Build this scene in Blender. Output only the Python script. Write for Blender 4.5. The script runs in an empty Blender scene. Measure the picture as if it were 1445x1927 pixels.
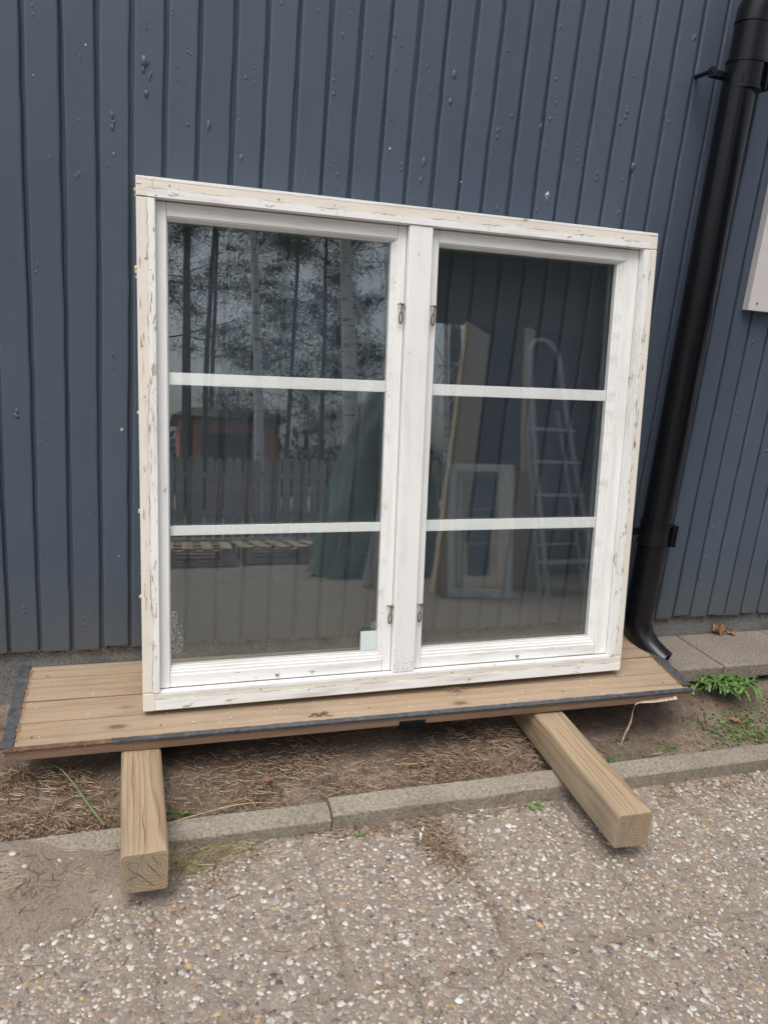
import bpy, bmesh, math, random
import numpy as np
from mathutils import Vector, Matrix
random.seed(7); RNG = np.random.default_rng(7)
S = bpy.context.scene; COL = S.collection
R = math.radians

# ------------------------------------------------------------------ camera
cd = bpy.data.cameras.new('camera'); cam = bpy.data.objects.new('camera', cd); COL.objects.link(cam)
S.camera = cam
right = Vector((0.947, -0.3087, 0.0885)); up = Vector((0.0007, 0.2774, 0.9608)); fwd = Vector((0.3211, 0.9098, -0.2629))
m = Matrix((right, up, -fwd)).transposed().to_4x4(); m.translation = (0.2068, -2.1033, 1.0016)
cam.matrix_world = m
cd.sensor_fit = 'HORIZONTAL'; cd.sensor_width = 36.0; cd.lens = 36.31; cd.clip_start = 0.02; cd.clip_end = 2000

# ------------------------------------------------------------------ world and sun (overcast)
W = bpy.data.worlds.new('World'); S.world = W; W.use_nodes = True
wt = W.node_tree; bg = wt.nodes['Background']
sky = wt.nodes.new('ShaderNodeTexSky'); sky.sky_type = 'NISHITA'; sky.sun_disc = False
SUN_EL, SUN_AZ = 64, 215
sky.sun_elevation = R(SUN_EL); sky.sun_rotation = R(SUN_AZ); sky.dust_density = 6; sky.air_density = 1.0; sky.ozone_density = 1.0
hs = wt.nodes.new('ShaderNodeHueSaturation'); hs.inputs['Saturation'].default_value = 0.58
wt.links.new(sky.outputs[0], hs.inputs['Color']); wt.links.new(hs.outputs[0], bg.inputs[0]); bg.inputs[1].default_value = 0.15
sd = bpy.data.lights.new('sun', 'SUN'); sd.energy = 0.9; sd.angle = R(38); sd.color = (1, 0.985, 0.95)
so = bpy.data.objects.new('sun', sd); COL.objects.link(so)
az, el = R(SUN_AZ), R(SUN_EL)
sdir = Vector((math.sin(az)*math.cos(el), math.cos(az)*math.cos(el), math.sin(el)))
so.rotation_euler = sdir.to_track_quat('Z', 'Y').to_euler()
so.location = (0, -6, 8)
S.view_settings.view_transform = 'Standard'; S.view_settings.look = 'None'; S.view_settings.gamma = 1
S.view_settings.exposure = 0.37
try:
    S.cycles.transparent_max_bounces = 24; S.cycles.max_bounces = 10
except Exception: pass

# ------------------------------------------------------------------ helpers
def empty(name, label, cat, loc=(0, 0, 0), group=None, mat=None):
    o = bpy.data.objects.new(name, None); COL.objects.link(o); o.empty_display_size = .1
    if mat is not None: o.matrix_world = mat
    else: o.location = loc
    o['label'] = label; o['category'] = cat
    if group: o['group'] = group
    return o
def tag(o, label, cat, group=None, kind=None):
    if label: o['label'] = label
    if cat: o['category'] = cat
    if group: o['group'] = group
    if kind: o['kind'] = kind
    return o

class MB:
    def __init__(s): s.v = []; s.f = []; s.m = []; s.sm = []; s.a = []
    def add(s, vs, fs, mi=0, smooth=False, att=0.0):
        b = len(s.v); s.v += [tuple(v) for v in vs]; s.a += [att]*len(vs)
        for f in fs: s.f.append([b+i for i in f]); s.m.append(mi); s.sm.append(smooth)
    def box(s, x0, x1, y0, y1, z0, z1, mi=0, att=0.0, M=None):
        vs = [(x, y, z) for x in (x0, x1) for y in (y0, y1) for z in (z0, z1)]
        if M is not None: vs = [M @ Vector(v) for v in vs]
        s.add(vs, [(0, 1, 3, 2), (4, 6, 7, 5), (0, 4, 5, 1), (2, 3, 7, 6), (0, 2, 6, 4), (1, 5, 7, 3)], mi, False, att)
    def tube(s, pts, r, n=8, mi=0, cap=True, att=0.0, flat=1.0):
        pts = [Vector(p) for p in pts]; rs = r if isinstance(r, (list, tuple)) else [r]*len(pts)
        vs = []; prev = None
        for i, p in enumerate(pts):
            t = (pts[min(i+1, len(pts)-1)]-pts[max(i-1, 0)]).normalized()
            if prev is None:
                a = Vector((0, 0, 1)) if abs(t.z) < .9 else Vector((1, 0, 0))
                prev = t.cross(a).normalized()
            prev = (prev - t*prev.dot(t)).normalized(); b = t.cross(prev)
            for k in range(n):
                an = 2*math.pi*k/n
                vs.append(p + (prev*math.cos(an) + b*math.sin(an)*flat)*rs[i])
        fs = []
        for i in range(len(pts)-1):
            for k in range(n):
                fs.append((i*n+k, i*n+(k+1) % n, (i+1)*n+(k+1) % n, (i+1)*n+k))
        s.add(vs, fs, mi, True, att)
        if cap:
            s.add(vs[:n][::-1], [tuple(range(n))], mi, False, att); s.add(vs[-n:], [tuple(range(n))], mi, False, att)
    def build(s, name, mats, parent=None, bevel=0, seg=2, attn=None):
        me = bpy.data.meshes.new(name); me.from_pydata(s.v, [], s.f)
        if not isinstance(mats, (list, tuple)): mats = [mats]
        for mt in mats: me.materials.append(mt)
        me.polygons.foreach_set('material_index', s.m); me.polygons.foreach_set('use_smooth', s.sm)
        if attn:
            at = me.attributes.new(attn, 'FLOAT', 'POINT'); at.data.foreach_set('value', s.a)
        me.update()
        o = bpy.data.objects.new(name, me); COL.objects.link(o)
        if parent is not None: o.parent = parent
        if bevel:
            b = o.modifiers.new('bevel', 'BEVEL'); b.width = bevel; b.segments = seg; b.limit_method = 'ANGLE'; b.angle_limit = R(40)
        return o

def np_mesh(name, V, F, mat, parent=None, smooth=True, col=None):
    me = bpy.data.meshes.new(name); k = F.shape[1]
    me.vertices.add(len(V)); me.vertices.foreach_set('co', V.astype(np.float32).ravel())
    me.loops.add(F.size); me.loops.foreach_set('vertex_index', F.astype(np.int32).ravel())
    me.polygons.add(len(F)); me.polygons.foreach_set('loop_start', np.arange(0, F.size, k, dtype=np.int32))
    me.polygons.foreach_set('use_smooth', np.full(len(F), smooth))
    me.materials.append(mat); me.update(calc_edges=True)
    if col is not None:
        at = me.color_attributes.new('tone', 'FLOAT_COLOR', 'POINT')
        at.data.foreach_set('color', np.concatenate([col, np.ones((len(col), 1))], 1).astype(np.float32).ravel())
    me.validate()
    o = bpy.data.objects.new(name, me); COL.objects.link(o)
    if parent is not None: o.parent = parent
    return o

# smooth value noise used for shaping ground
_perm = RNG.random((256, 256))
def vnoise(x, y):
    xi = np.floor(x).astype(int); yi = np.floor(y).astype(int); xf = x-xi; yf = y-yi
    u = xf*xf*(3-2*xf); v = yf*yf*(3-2*yf)
    g = lambda a, b: _perm[a % 256, b % 256]
    return (g(xi, yi)*(1-u)+g(xi+1, yi)*u)*(1-v)+(g(xi, yi+1)*(1-u)+g(xi+1, yi+1)*u)*v
def fbm(x, y, o=4):
    s = 0; a = .5
    for i in range(o): s = s+a*vnoise(x*2**i+17*i, y*2**i+31*i); a /= 2
    return s

# ------------------------------------------------------------------ material helpers
class NT:
    def __init__(s, name, rough=.6, spec=.5, metal=0):
        s.m = bpy.data.materials.new(name); s.m.use_nodes = True; s.t = s.m.node_tree
        s.b = s.t.nodes['Principled BSDF']; s.b.inputs['Roughness'].default_value = rough
        s.b.inputs['Specular IOR Level'].default_value = spec; s.b.inputs['Metallic'].default_value = metal
        s.tc = s.t.nodes.new('ShaderNodeTexCoord')
    def n(s, t, **k):
        nd = s.t.nodes.new(t)
        for a, v in k.items():
            if hasattr(nd, a): setattr(nd, a, v)
        return nd
    def l(s, a, b): s.t.links.new(a, b)
    def vec(s, scale=(1, 1, 1), src=None, off=None):
        mp = s.n('ShaderNodeMapping'); mp.inputs['Scale'].default_value = scale
        if off: mp.inputs['Location'].default_value = off
        s.l(src or s.tc.outputs['Object'], mp.inputs[0]); return mp.outputs[0]
    def noise(s, scale, det=4, rough=.55, v=None, dist=0):
        nd = s.n('ShaderNodeTexNoise'); nd.inputs['Scale'].default_value = scale; nd.inputs['Detail'].default_value = det
        nd.inputs['Roughness'].default_value = rough; nd.inputs['Distortion'].default_value = dist
        s.l(v if v is not None else s.tc.outputs['Object'], nd.inputs['Vector']); return nd.outputs['Fac']
    def vor(s, scale, v=None, feat='F1', out='Distance', rnd=1):
        nd = s.n('ShaderNodeTexVoronoi'); nd.feature = feat; nd.inputs['Scale'].default_value = scale
        nd.inputs['Randomness'].default_value = rnd
        s.l(v if v is not None else s.tc.outputs['Object'], nd.inputs['Vector']); return nd.outputs[out]
    def ramp(s, fac, stops, interp='LINEAR'):
        nd = s.n('ShaderNodeValToRGB'); cr = nd.color_ramp; cr.interpolation = interp
        while len(cr.elements) < len(stops): cr.elements.new(.5)
        for e, (p, c) in zip(cr.elements, stops):
            e.position = p; e.color = (c, c, c, 1) if isinstance(c, (int, float)) else (*c, 1)
        s.l(fac, nd.inputs[0]); return nd.outputs[0]
    def mix(s, f, a, b, mode='MIX'):
        nd = s.n('ShaderNodeMix', data_type='RGBA', blend_type=mode)
        for sock, val in ((nd.inputs[0], f), (nd.inputs[6], a), (nd.inputs[7], b)):
            if isinstance(val, (int, float)): sock.default_value = val
            elif isinstance(val, tuple): sock.default_value = (*val, 1)
            else: s.l(val, sock)
        return nd.outputs[2]
    def math(s, op, a, b=None, c=None):
        nd = s.n('ShaderNodeMath', operation=op)
        for i, val in enumerate((a, b, c)):
            if val is None: continue
            if isinstance(val, (int, float)): nd.inputs[i].default_value = val
            else: s.l(val, nd.inputs[i])
        return nd.outputs[0]
    def attr(s, name, out='Fac'):
        nd = s.n('ShaderNodeAttribute', attribute_name=name); return nd.outputs[out]
    def bump(s, h, strength=.3, dist=.002):
        nd = s.n('ShaderNodeBump'); nd.inputs['Strength'].default_value = strength; nd.inputs['Distance'].default_value = dist
        s.l(h, nd.inputs['Height'])
        s.l(nd.outputs[0], s.b.inputs['Normal']); return nd
    def color(s, c):
        if isinstance(c, tuple): s.b.inputs['Base Color'].default_value = (*c, 1)
        else: s.l(c, s.b.inputs['Base Color'])

def simple(name, c, rough=.6, var=.15, scale=8, bump=.1, metal=0, spec=.5):
    t = NT(name, rough, spec, metal); n = t.noise(scale, 5)
    lo = tuple(x*(1-var) for x in c); hi = tuple(min(1, x*(1+var)) for x in c)
    t.color(t.ramp(n, [(.3, lo), (.7, hi)])); t.bump(t.noise(scale*12, 3), bump, .001); return t.m

# dark blue grey paint of the cladding
def mat_cladding():
    t = NT('slate_paint', .45, .42)
    geo = t.tc.outputs['Object']
    big = t.noise(1.3, 5)
    tone = t.attr('tone')
    c = t.mix(t.ramp(big, [(.3, 0.), (.7, 1.)]), (.062, .085, .122), (.086, .113, .152))
    c = t.mix(t.math('MULTIPLY', tone, .55), c, (.060, .080, .116))
    # dusty chalking
    du = t.noise(9, 6, .7, t.vec((3, 1, .6)))
    c = t.mix(t.ramp(du, [(.5, 0.), (.8, .2)]), c, (.12, .135, .15))
    # little scuffs and chips down to primer
    sc = t.noise(38, 3, .6, t.vec((1, 1, .55))); sc2 = t.noise(3.2, 2)
    k = t.math('MULTIPLY', t.ramp(sc, [(.745, 0.), (.76, 1.)]), t.ramp(sc2, [(.5, 0.), (.6, 1.)]))
    c = t.mix(k, c, (.38, .38, .36))
    # weathered green grey foot of the boards
    sep = t.n('ShaderNodeSeparateXYZ'); t.l(geo, sep.inputs[0])
    zz = t.math('ADD', sep.outputs[2], t.math('MULTIPLY', t.noise(7, 4), .10))
    low = t.ramp(zz, [(.045, 1.), (.30, 0.)])
    c = t.mix(t.math('MULTIPLY', low, .55), c, (.10, .105, .10))
    foot = t.ramp(t.math('ADD', sep.outputs[2], t.math('MULTIPLY', t.noise(60, 4), .02)), [(.0075, 1.), (.0125, 0.)])
    c = t.mix(foot, c, (.10, .065, .045))
    t.color(c)
    h = t.math('ADD', t.math('MULTIPLY', t.noise(55, 4, .6, t.vec((1, 1, .25))), .6), t.math('MULTIPLY', t.noise(240, 3, .6, t.vec((1, 1, .3))), .35))
    h = t.math('ADD', h, t.math('MULTIPLY', t.ramp(t.vor(26, t.vec((1, .2, .7))), [(.0, 1.), (.16, 0.)]), .7))
    t.bump(h, .35, .0014)
    return t.m

def mat_white(name, base=(.80, .81, .80), wear=.0, dirt=.2, under=(.42, .36, .28), axis='z', rough=.45):
    t = NT(name, rough, .4)
    st = {'z': (1, 1, .12), 'x': (.12, 1, 1)}[axis]
    n = t.noise(3, 5, .6); c = t.mix(t.ramp(n, [(.3, 0.), (.7, 1.)]), base, tuple(x*.94 for x in base))
    # grime streaks
    g = t.noise(30, 5, .65, t.vec(st))
    c = t.mix(t.math('MULTIPLY', t.ramp(g, [(.5, 0.), (.75, 1.)]), dirt), c, (.45, .42, .36))
    # fly specks
    v = t.vor(170); g2 = t.noise(5, 3)
    k = t.math('MULTIPLY', t.ramp(v, [(.0, 1.), (.13, 0.)]), t.ramp(g2, [(.44, 0.), (.62, 1.)]))
    c = t.mix(t.math('MULTIPLY', k, min(1, .25+dirt)), c, (.14, .12, .10))
    # flaking
    hh = t.noise(42, 6, .72, t.vec(tuple(.35 if s < 1 else 1 for s in st)))
    lo = .74 - wear*.17
    fl = t.ramp(hh, [(lo, 0.), (lo+.012, 1.)])
    c = t.mix(fl, c, under)
    edge = t.math('MULTIPLY', t.ramp(hh, [(lo-.02, 0.), (lo-.004, 1.)]), t.math('SUBTRACT', 1., fl))
    c = t.mix(t.math('MULTIPLY', edge, .45), c, (.25, .22, .18))
    # hairline cracks along the grain
    cr = t.vor(26, t.vec(tuple(.18 if s < 1 else 1 for s in st)), 'DISTANCE_TO_EDGE')
    ck = t.math('MULTIPLY', t.ramp(cr, [(.0, 1.), (.014, 0.)]), t.ramp(t.noise(6, 3), [(.52-.15*wear, 0.), (.62, .8)]))
    c = t.mix(t.math('MULTIPLY', ck, .03+.6*max(wear, 0)), c, (.2, .18, .15))
    t.color(c)
    h = t.math('SUBTRACT', t.math('MULTIPLY', t.noise(90, 4, .6, t.vec(st)), .5), t.math('MULTIPLY', fl, 1.3))
    t.bump(h, .4, .0012)
    return t.m

def mat_wood(name, light, dark, ring=55, axis='x', rough=.75, wob=.03, knots=True, grey=(.36, .33, .29), greyf=.3, att=False, cx=(.0, -.08, -.05), dens=.5, grime=.4):
    """growth rings round a heart that runs along the board; ends show the rings, faces the long grain"""
    t = NT(name, rough, .25)
    src = t.tc.outputs['Object']
    if att:
        a = t.attr('board'); cmb = t.n('ShaderNodeCombineXYZ')
        t.l(t.math('MULTIPLY', a, 3.7), cmb.inputs[0]); t.l(t.math('MULTIPLY', a, .021), cmb.inputs[1]); t.l(t.math('MULTIPLY', a, .013), cmb.inputs[2])
        ad = t.n('ShaderNodeVectorMath', operation='ADD'); t.l(src, ad.inputs[0]); t.l(cmb.outputs[0], ad.inputs[1]); src = ad.outputs[0]
    sc = (.9, 6, 6) if axis == 'x' else (6, .9, 6)
    w1 = t.n('ShaderNodeTexNoise'); w1.inputs['Scale'].default_value = 1.0; w1.inputs['Detail'].default_value = 3
    t.l(t.vec(sc, src), w1.inputs['Vector'])
    sep = t.n('ShaderNodeSeparateXYZ'); t.l(src, sep.inputs[0])
    sw = t.n('ShaderNodeSeparateColor'); t.l(w1.outputs['Color'], sw.inputs[0])
    A = sep.outputs[1] if axis == 'x' else sep.outputs[0]; B = sep.outputs[2]
    ya = t.math('ADD', t.math('ADD', A, cx[1]), t.math('MULTIPLY', t.math('SUBTRACT', sw.outputs[0], .5), wob*2))
    za = t.math('ADD', t.math('ADD', B, cx[2]), t.math('MULTIPLY', t.math('SUBTRACT', sw.outputs[1], .5), wob*2))
    r = t.math('SQRT', t.math('ADD', t.math('MULTIPLY', ya, ya), t.math('MULTIPLY', za, za)))
    saw = t.math('FRACT', t.math('MULTIPLY', r, ring))
    rg = t.ramp(saw, [(.0, 0.), (.55, .3), (.86, 1.), (1., .0)])
    fine = t.noise(1, 5, .7, t.vec((9, 380, 380) if axis == 'x' else (380, 9, 380), src))
    patch = t.noise(1, 4, .6, t.vec((1.6, 9, 9) if axis == 'x' else (9, 1.6, 9), src))
    c = t.mix(t.math('MULTIPLY', rg, dens), light, dark)
    c = t.mix(t.ramp(fine, [(.35, 0.), (.75, .5)]), c, tuple(x*.55 for x in light))
    c = t.mix(t.math('MULTIPLY', t.ramp(patch, [(.35, 0.), (.65, 1.)]), greyf), c, grey)
    strk = t.noise(1, 6, .7, t.vec((2.5, 60, 60) if axis == 'x' else (60, 2.5, 60), src))
    c = t.mix(t.ramp(strk, [(.52, 0.), (.72, .6)]), c, tuple(x*.75 for x in dark))
    if knots:
        kv = t.vor(1.0, t.vec((3.4, 9, 9) if axis == 'x' else (9, 2.6, 9), src))
        c = t.mix(t.ramp(kv, [(.05, .8), (.085, .25), (.14, 0.)]), c, tuple(x*.45 for x in dark))
    c = t.mix(t.math('MULTIPLY', t.ramp(t.noise(1, 6, .72, t.vec((4, 14, 14) if axis == 'x' else (14, 4, 14), src)), [(.50, 0.), (.72, 1.)]), grime), c, (.15, .12, .09))
    # small pale scratches
    s2 = t.noise(1, 3, .5, t.vec((14, 130, 130) if axis == 'x' else (130, 14, 130), src))
    c = t.mix(t.ramp(s2, [(.76, 0.), (.78, .5)]), c, (.62, .56, .48))
    t.color(c)
    t.bump(t.math('ADD', t.math('MULTIPLY', rg, -.6), t.math('MULTIPLY', fine, .9)), .45, .0012)
    return t.m

def mat_glass():
    m_ = bpy.data.materials.new('window_glass'); m_.use_nodes = True; t = m_.node_tree; t.nodes.clear()
    out = t.nodes.new('ShaderNodeOutputMaterial'); mx = t.nodes.new('ShaderNodeMixShader')
    tr = t.nodes.new('ShaderNodeBsdfTransparent'); tr.inputs[0].default_value = (.992, .998, .994, 1)
    gl = t.nodes.new('ShaderNodeBsdfGlossy'); gl.inputs['Roughness'].default_value = 0.0; gl.inputs[0].default_value = (.94, 1, .99, 1)
    fr = t.nodes.new('ShaderNodeFresnel'); g = t.nodes.new('ShaderNodeNewGeometry')
    ior = t.nodes.new('ShaderNodeMix'); ior.data_type = 'FLOAT'; ior.inputs[2].default_value = 1.52; ior.inputs[3].default_value = 1/1.52
    t.links.new(g.outputs['Backfacing'], ior.inputs[0]); t.links.new(ior.outputs[0], fr.inputs['IOR'])
    tc = t.nodes.new('ShaderNodeTexCoord'); ns = t.nodes.new('ShaderNodeTexNoise'); ns.inputs['Scale'].default_value = 4; ns.inputs['Detail'].default_value = 2
    bp = t.nodes.new('ShaderNodeBump'); bp.inputs['Strength'].default_value = .25; bp.inputs['Distance'].default_value = .0006
    t.links.new(tc.outputs['Object'], ns.inputs['Vector']); t.links.new(ns.outputs[0], bp.inputs['Height']); t.links.new(bp.outputs[0], gl.inputs['Normal'])
    bo = t.nodes.new('ShaderNodeMath'); bo.operation = 'MULTIPLY'; bo.use_clamp = True; bo.inputs[1].default_value = 1.8; t.links.new(fr.outputs[0], bo.inputs[0]); t.links.new(bo.outputs[0], mx.inputs[0]); t.links.new(tr.outputs[0], mx.inputs[1]); t.links.new(gl.outputs[0], mx.inputs[2])
    # faint dust
    df = t.nodes.new('ShaderNodeBsdfDiffuse'); df.inputs[0].default_value = (.5, .5, .46, 1)
    n2 = t.nodes.new('ShaderNodeTexNoise'); n2.inputs['Scale'].default_value = 240; n2.inputs['Detail'].default_value = 2
    n3 = t.nodes.new('ShaderNodeTexNoise'); n3.inputs['Scale'].default_value = 3; n3.inputs['Detail'].default_value = 4
    rp = t.nodes.new('ShaderNodeValToRGB'); rp.color_ramp.elements[0].position = .73; rp.color_ramp.elements[1].position = .76
    t.links.new(tc.outputs['Object'], n2.inputs['Vector']); t.links.new(tc.outputs['Object'], n3.inputs['Vector']); t.links.new(n2.outputs[0], rp.inputs[0])
    ma = t.nodes.new('ShaderNodeMath'); ma.operation = 'MULTIPLY_ADD'; ma.inputs[1].default_value = .25; t.links.new(rp.outputs[0], ma.inputs[0])
    mb = t.nodes.new('ShaderNodeMath'); mb.operation = 'MULTIPLY'; mb.inputs[1].default_value = .006; t.links.new(n3.outputs[0], mb.inputs[0]); t.links.new(mb.outputs[0], ma.inputs[2])
    m2 = t.nodes.new('ShaderNodeMixShader'); t.links.new(ma.outputs[0], m2.inputs[0]); t.links.new(mx.outputs[0], m2.inputs[1]); t.links.new(df.outputs[0], m2.inputs[2])
    t.links.new(m2.outputs[0], out.inputs[0])
    return m_

def mat_concrete(name, c=(.27, .255, .225), speck=True, green=0.0):
    t = NT(name, .9, .2)
    n = t.noise(4, 6, .65); col = t.mix(t.ramp(n, [(.3, 0.), (.7, 1.)]), tuple(x*.82 for x in c), tuple(x*1.12 for x in c))
    f = t.noise(130, 4, .75); col = t.mix(t.ramp(f, [(.36, .75), (.52, 0.)]), col, tuple(x*.42 for x in c))
    col = t.mix(t.ramp(f, [(.58, 0.), (.70, .65)]), col, tuple(min(1, x*1.9) for x in c))
    st = t.noise(2.2, 4); col = t.mix(t.ramp(st, [(.55, 0.), (.75, .4)]), col, (.16, .14, .11))
    if green: col = t.mix(t.math('MULTIPLY', t.ramp(t.noise(6, 5), [(.5, 0.), (.65, 1.)]), green), col, (.10, .12, .05))
    t.color(col); t.bump(t.math('ADD', f, t.math('MULTIPLY', t.noise(60, 4), .8)), .9, .004)
    return t.m

M = {}
M['cladding'] = mat_cladding()
M['white'] = mat_white('white_paint', wear=.25, dirt=.35)
M['white_x'] = mat_white('white_paint_rail', wear=.3, dirt=.5, axis='x')
M['worn'] = mat_white('worn_white_paint', wear=.75, dirt=.6)
M['worn_x'] = mat_white('worn_white_paint_rail', wear=.62, dirt=.7, axis='x')
M['cream'] = mat_white('cream_paint', base=(.74, .71, .635), wear=.3, dirt=.5, under=(.45, .34, .22))
M['cream_x'] = mat_white('cream_paint_rail', base=(.74, .705, .62), wear=.4, dirt=.5, under=(.45, .35, .24), axis='x')
M['bar'] = mat_white('glazing_bar_paint', base=(.93, .94, .94), wear=-.6, dirt=.03, axis='x')
M['glass'] = mat_glass()
M['tear'] = simple('bare_wood_tear', (.27, .19, .13), .9, .4, 60)
M['crack'] = simple('dark_seam', (.10, .07, .05), .9)
M['seal'] = simple('putty', (.34, .36, .36), .7)
M['foam'] = simple('old_foam', (.62, .52, .24), .9, .3, 60, .5)
M['rusty'] = simple('tarnished_steel', (.20, .165, .125), .45, .4, 90, .3, .7)
M['deck'] = mat_wood('weathered_deck_board', (.385, .287, .19), (.24, .157, .092), ring=34, wob=.05, att=True, greyf=.5, grey=(.34, .28, .225), cx=(0, -.14, .02), dens=.5)
M['deck_edge'] = mat_wood('deck_edge_wood', (.29, .18, .115), (.19, .11, .065), ring=70, greyf=.2)
M['post'] = mat_wood('treated_pine', (.43, .32, .205), (.21, .13, .065), ring=125, axis='y', wob=.024, knots=False, greyf=.45, grey=(.30, .285, .23), cx=(0, -.022, .038), dens=.85, grime=.35)
M['strip'] = simple('dark_steel_strip', (.075, .08, .09), .55, .45, 55, .6, .2)
M['kerb'] = mat_concrete('kerb_concrete', (.315, .28, .23), green=.10)
M['slab'] = mat_concrete('slab_concrete', (.25, .22, .185))
M['plinth'] = mat_concrete('plinth_concrete', (.20, .205, .20))
def mat_pipe():
    t = NT('black_gutter_paint', .16, .32)
    k = t.ramp(t.noise(70, 4, .6, t.vec((1, 1, .3))), [(.70, 0.), (.735, 1.)]); k2 = t.math('MULTIPLY', k, t.ramp(t.noise(4, 2), [(.5, 0.), (.62, .6)]))
    c = t.mix(t.ramp(t.noise(6, 5, .6, t.vec((1, 1, .15))), [(.5, 0.), (.8, .12)]), (.005, .0055, .008), (.09, .085, .08))
    t.color(t.mix(k2, c, (.22, .21, .20)))
    t.l(t.ramp(t.noise(9, 4, .6, t.vec((1, 1, .2))), [(.35, .13), (.75, .30)]), t.b.inputs['Roughness'])
    return t.m
M['black'] = mat_pipe()
M['blackm'] = simple('black_bracket_metal', (.006, .0065, .009), .28, .2, 60, .15, 0, .35)

# ------------------------------------------------------------------ GROUND
G = -0.265          # paving level
def mat_paving():
    t = NT('washed_gravel_paving', .85, .25)
    v = t.n('ShaderNodeTexVoronoi'); v.inputs['Scale'].default_value = 95; t.l(t.tc.outputs['Object'], v.inputs['Vector'])
    sepc = t.n('ShaderNodeSeparateColor'); t.l(v.outputs['Color'], sepc.inputs[0])
    st = t.ramp(sepc.outputs[0], [(0, (.08, .08, .09)), (.12, (.16, .14, .12)), (.3, (.26, .21, .165)), (.5, (.33, .29, .25)), (.68, (.42, .38, .33)), (.82, (.58, .56, .52)), (.97, (.42, .26, .12))], 'CONSTANT')
    dirt = t.mix(t.ramp(t.noise(30, 6, .7), [(.3, 0.), (.7, 1.)]), (.165, .138, .112), (.29, .248, .208))
    k = t.ramp(v.outputs['Distance'], [(.30, 1.), (.42, 0.)])
    k = t.math('MULTIPLY', k, t.ramp(t.noise(4, 4), [(.3, .35), (.6, .95)]))
    t.color(t.mix(k, dirt, st)); t.bump(t.math('ADD', k, t.noise(200, 3)), .6, .002)
    return t.m
def mat_soil(name, a=(.115, .088, .068), b=(.27, .215, .17)):
    t = NT(name, .95, .15)
    c = t.mix(t.ramp(t.noise(5, 6, .65), [(.35, 0.), (.65, 1.)]), a, b)
    f = t.noise(160, 4, .7); c = t.mix(t.ramp(f, [(.35, .5), (.55, 0.)]), c, tuple(x*.5 for x in a))
    v = t.vor(220); c = t.mix(t.math('MULTIPLY', t.ramp(v, [(.0, 1.), (.18, 0.)]), t.ramp(t.noise(40, 2), [(.5, 0.), (.6, .8)])), c, (.52, .47, .40))
    t.color(c); t.bump(t.math('ADD', f, t.math('MULTIPLY', t.noise(40, 5, .7), 1.5)), .8, .004)
    return t.m
M['paving'] = mat_paving(); M['soil'] = mat_soil('soil'); M['sand'] = mat_soil('sandy_earth', (.21, .17, .137), (.34, .285, .235))
M['yard'] = mat_soil('yard_gravel', (.22, .19, .155), (.36, .32, .27))

def grid(name, x0, x1, y0, y1, step, zf, mat):
    nx = int((x1-x0)/step)+1; ny = int((y1-y0)/step)+1
    X, Y = np.meshgrid(np.linspace(x0, x1, nx), np.linspace(y0, y1, ny)); Z = zf(X, Y)
    V = np.stack([X.ravel(), Y.ravel(), Z.ravel()], 1)
    i = np.arange(nx*ny).reshape(ny, nx)
    F = np.stack([i[:-1, :-1].ravel(), i[:-1, 1:].ravel(), i[1:, 1:].ravel(), i[1:, :-1].ravel()], 1)
    return np_mesh(name, V, F, mat)

JX1 = [-.80, -.44, -.08, .28, .63, .98, 1.33, 1.69, 2.05, 2.41, 2.77]; JX2 = [-.69, -.33, .03, .39, .75, 1.12, 1.47, 1.83, 2.19, 2.55]
JY = -1.0
def joints(x, y):
    d = np.abs(y-JY)
    a = np.full_like(d, 9.)
    for j in JX1: a = np.minimum(a, np.where(y > JY, np.abs(x-j), 9))
    for j in JX2: a = np.minimum(a, np.where(y <= JY, np.abs(x-j), 9))
    d = np.minimum(d, a) + .010*(vnoise(x*30, y*30)-.5)
    return np.exp(-(d/.0105)**2)*np.clip(.45+vnoise(x*7+3, y*7), 0, 1)
def pav_z(x, y):
    sl = np.floor((x+.08)/.36)+np.floor((y-JY)/.45)*3.3
    return G + .004*(np.sin(sl*12.9)*.5) - .013*joints(x, y) + .004*(fbm(x*3, y*3)-.5)
def sand_z(x, y):
    e = fbm(x*2.6+5, y*2.6+9, 5)
    hump = .050*np.exp(-((x+.25)/.50)**2)*np.exp(-((y+.55)/.13)**2)
    left = np.clip((.36-x)*1.2, -.25, .45)*.026
    near = np.clip(1-np.abs(y+.57)/.14, 0, 1)*.012
    far = np.clip((-.98-y)*.12, 0, .06)
    e2 = fbm(x*11, y*11, 4)
    return G-.010+hump+left*np.clip((1.15+y)/.45, 0, 1)*np.clip((y+.86)*5, 0, 1)+near-far+(e-.5)*.022+(e2-.5)*.010 - .02*np.exp(-((x-.25)/.12)**2)*0
pave = tag(grid('pavement', -1.2, 3.6, -1.9, -.50, .008, pav_z, M['paving']), None, None, kind='structure')
sandm = tag(grid('sand', -1.2, 3.6, -1.9, -.50, .012, sand_z, M['sand']), None, None, kind='structure')
def soil_z(x, y):
    t_ = np.clip((y+.50)/.5, 0, 1)
    z = -.244 + .09*t_**1.3 + (fbm(x*4, y*4, 5)-.5)*.035
    rs = np.clip((x-1.80)/.2, 0, 1)
    z = z + rs*(.055*np.exp(-((t_-.55)/.25)**2)) - (1-rs)*.01
    z = z - .02*np.exp(-((x-1.75)/.25)**2)*np.exp(-((y+.33)/.12)**2)
    return z
soil = tag(grid('soil', -3, 5, -.50, .06, .015, soil_z, M['soil']), None, None, kind='structure')
def outer_z(x, y): return np.full_like(x, G-.002)+(fbm(x*2, y*2)-.5)*.006
tag(grid('courtyard', -7, 12, -4.1, -1.88, .08, outer_z, M['paving']), None, None, kind='structure')
b = MB()
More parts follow.
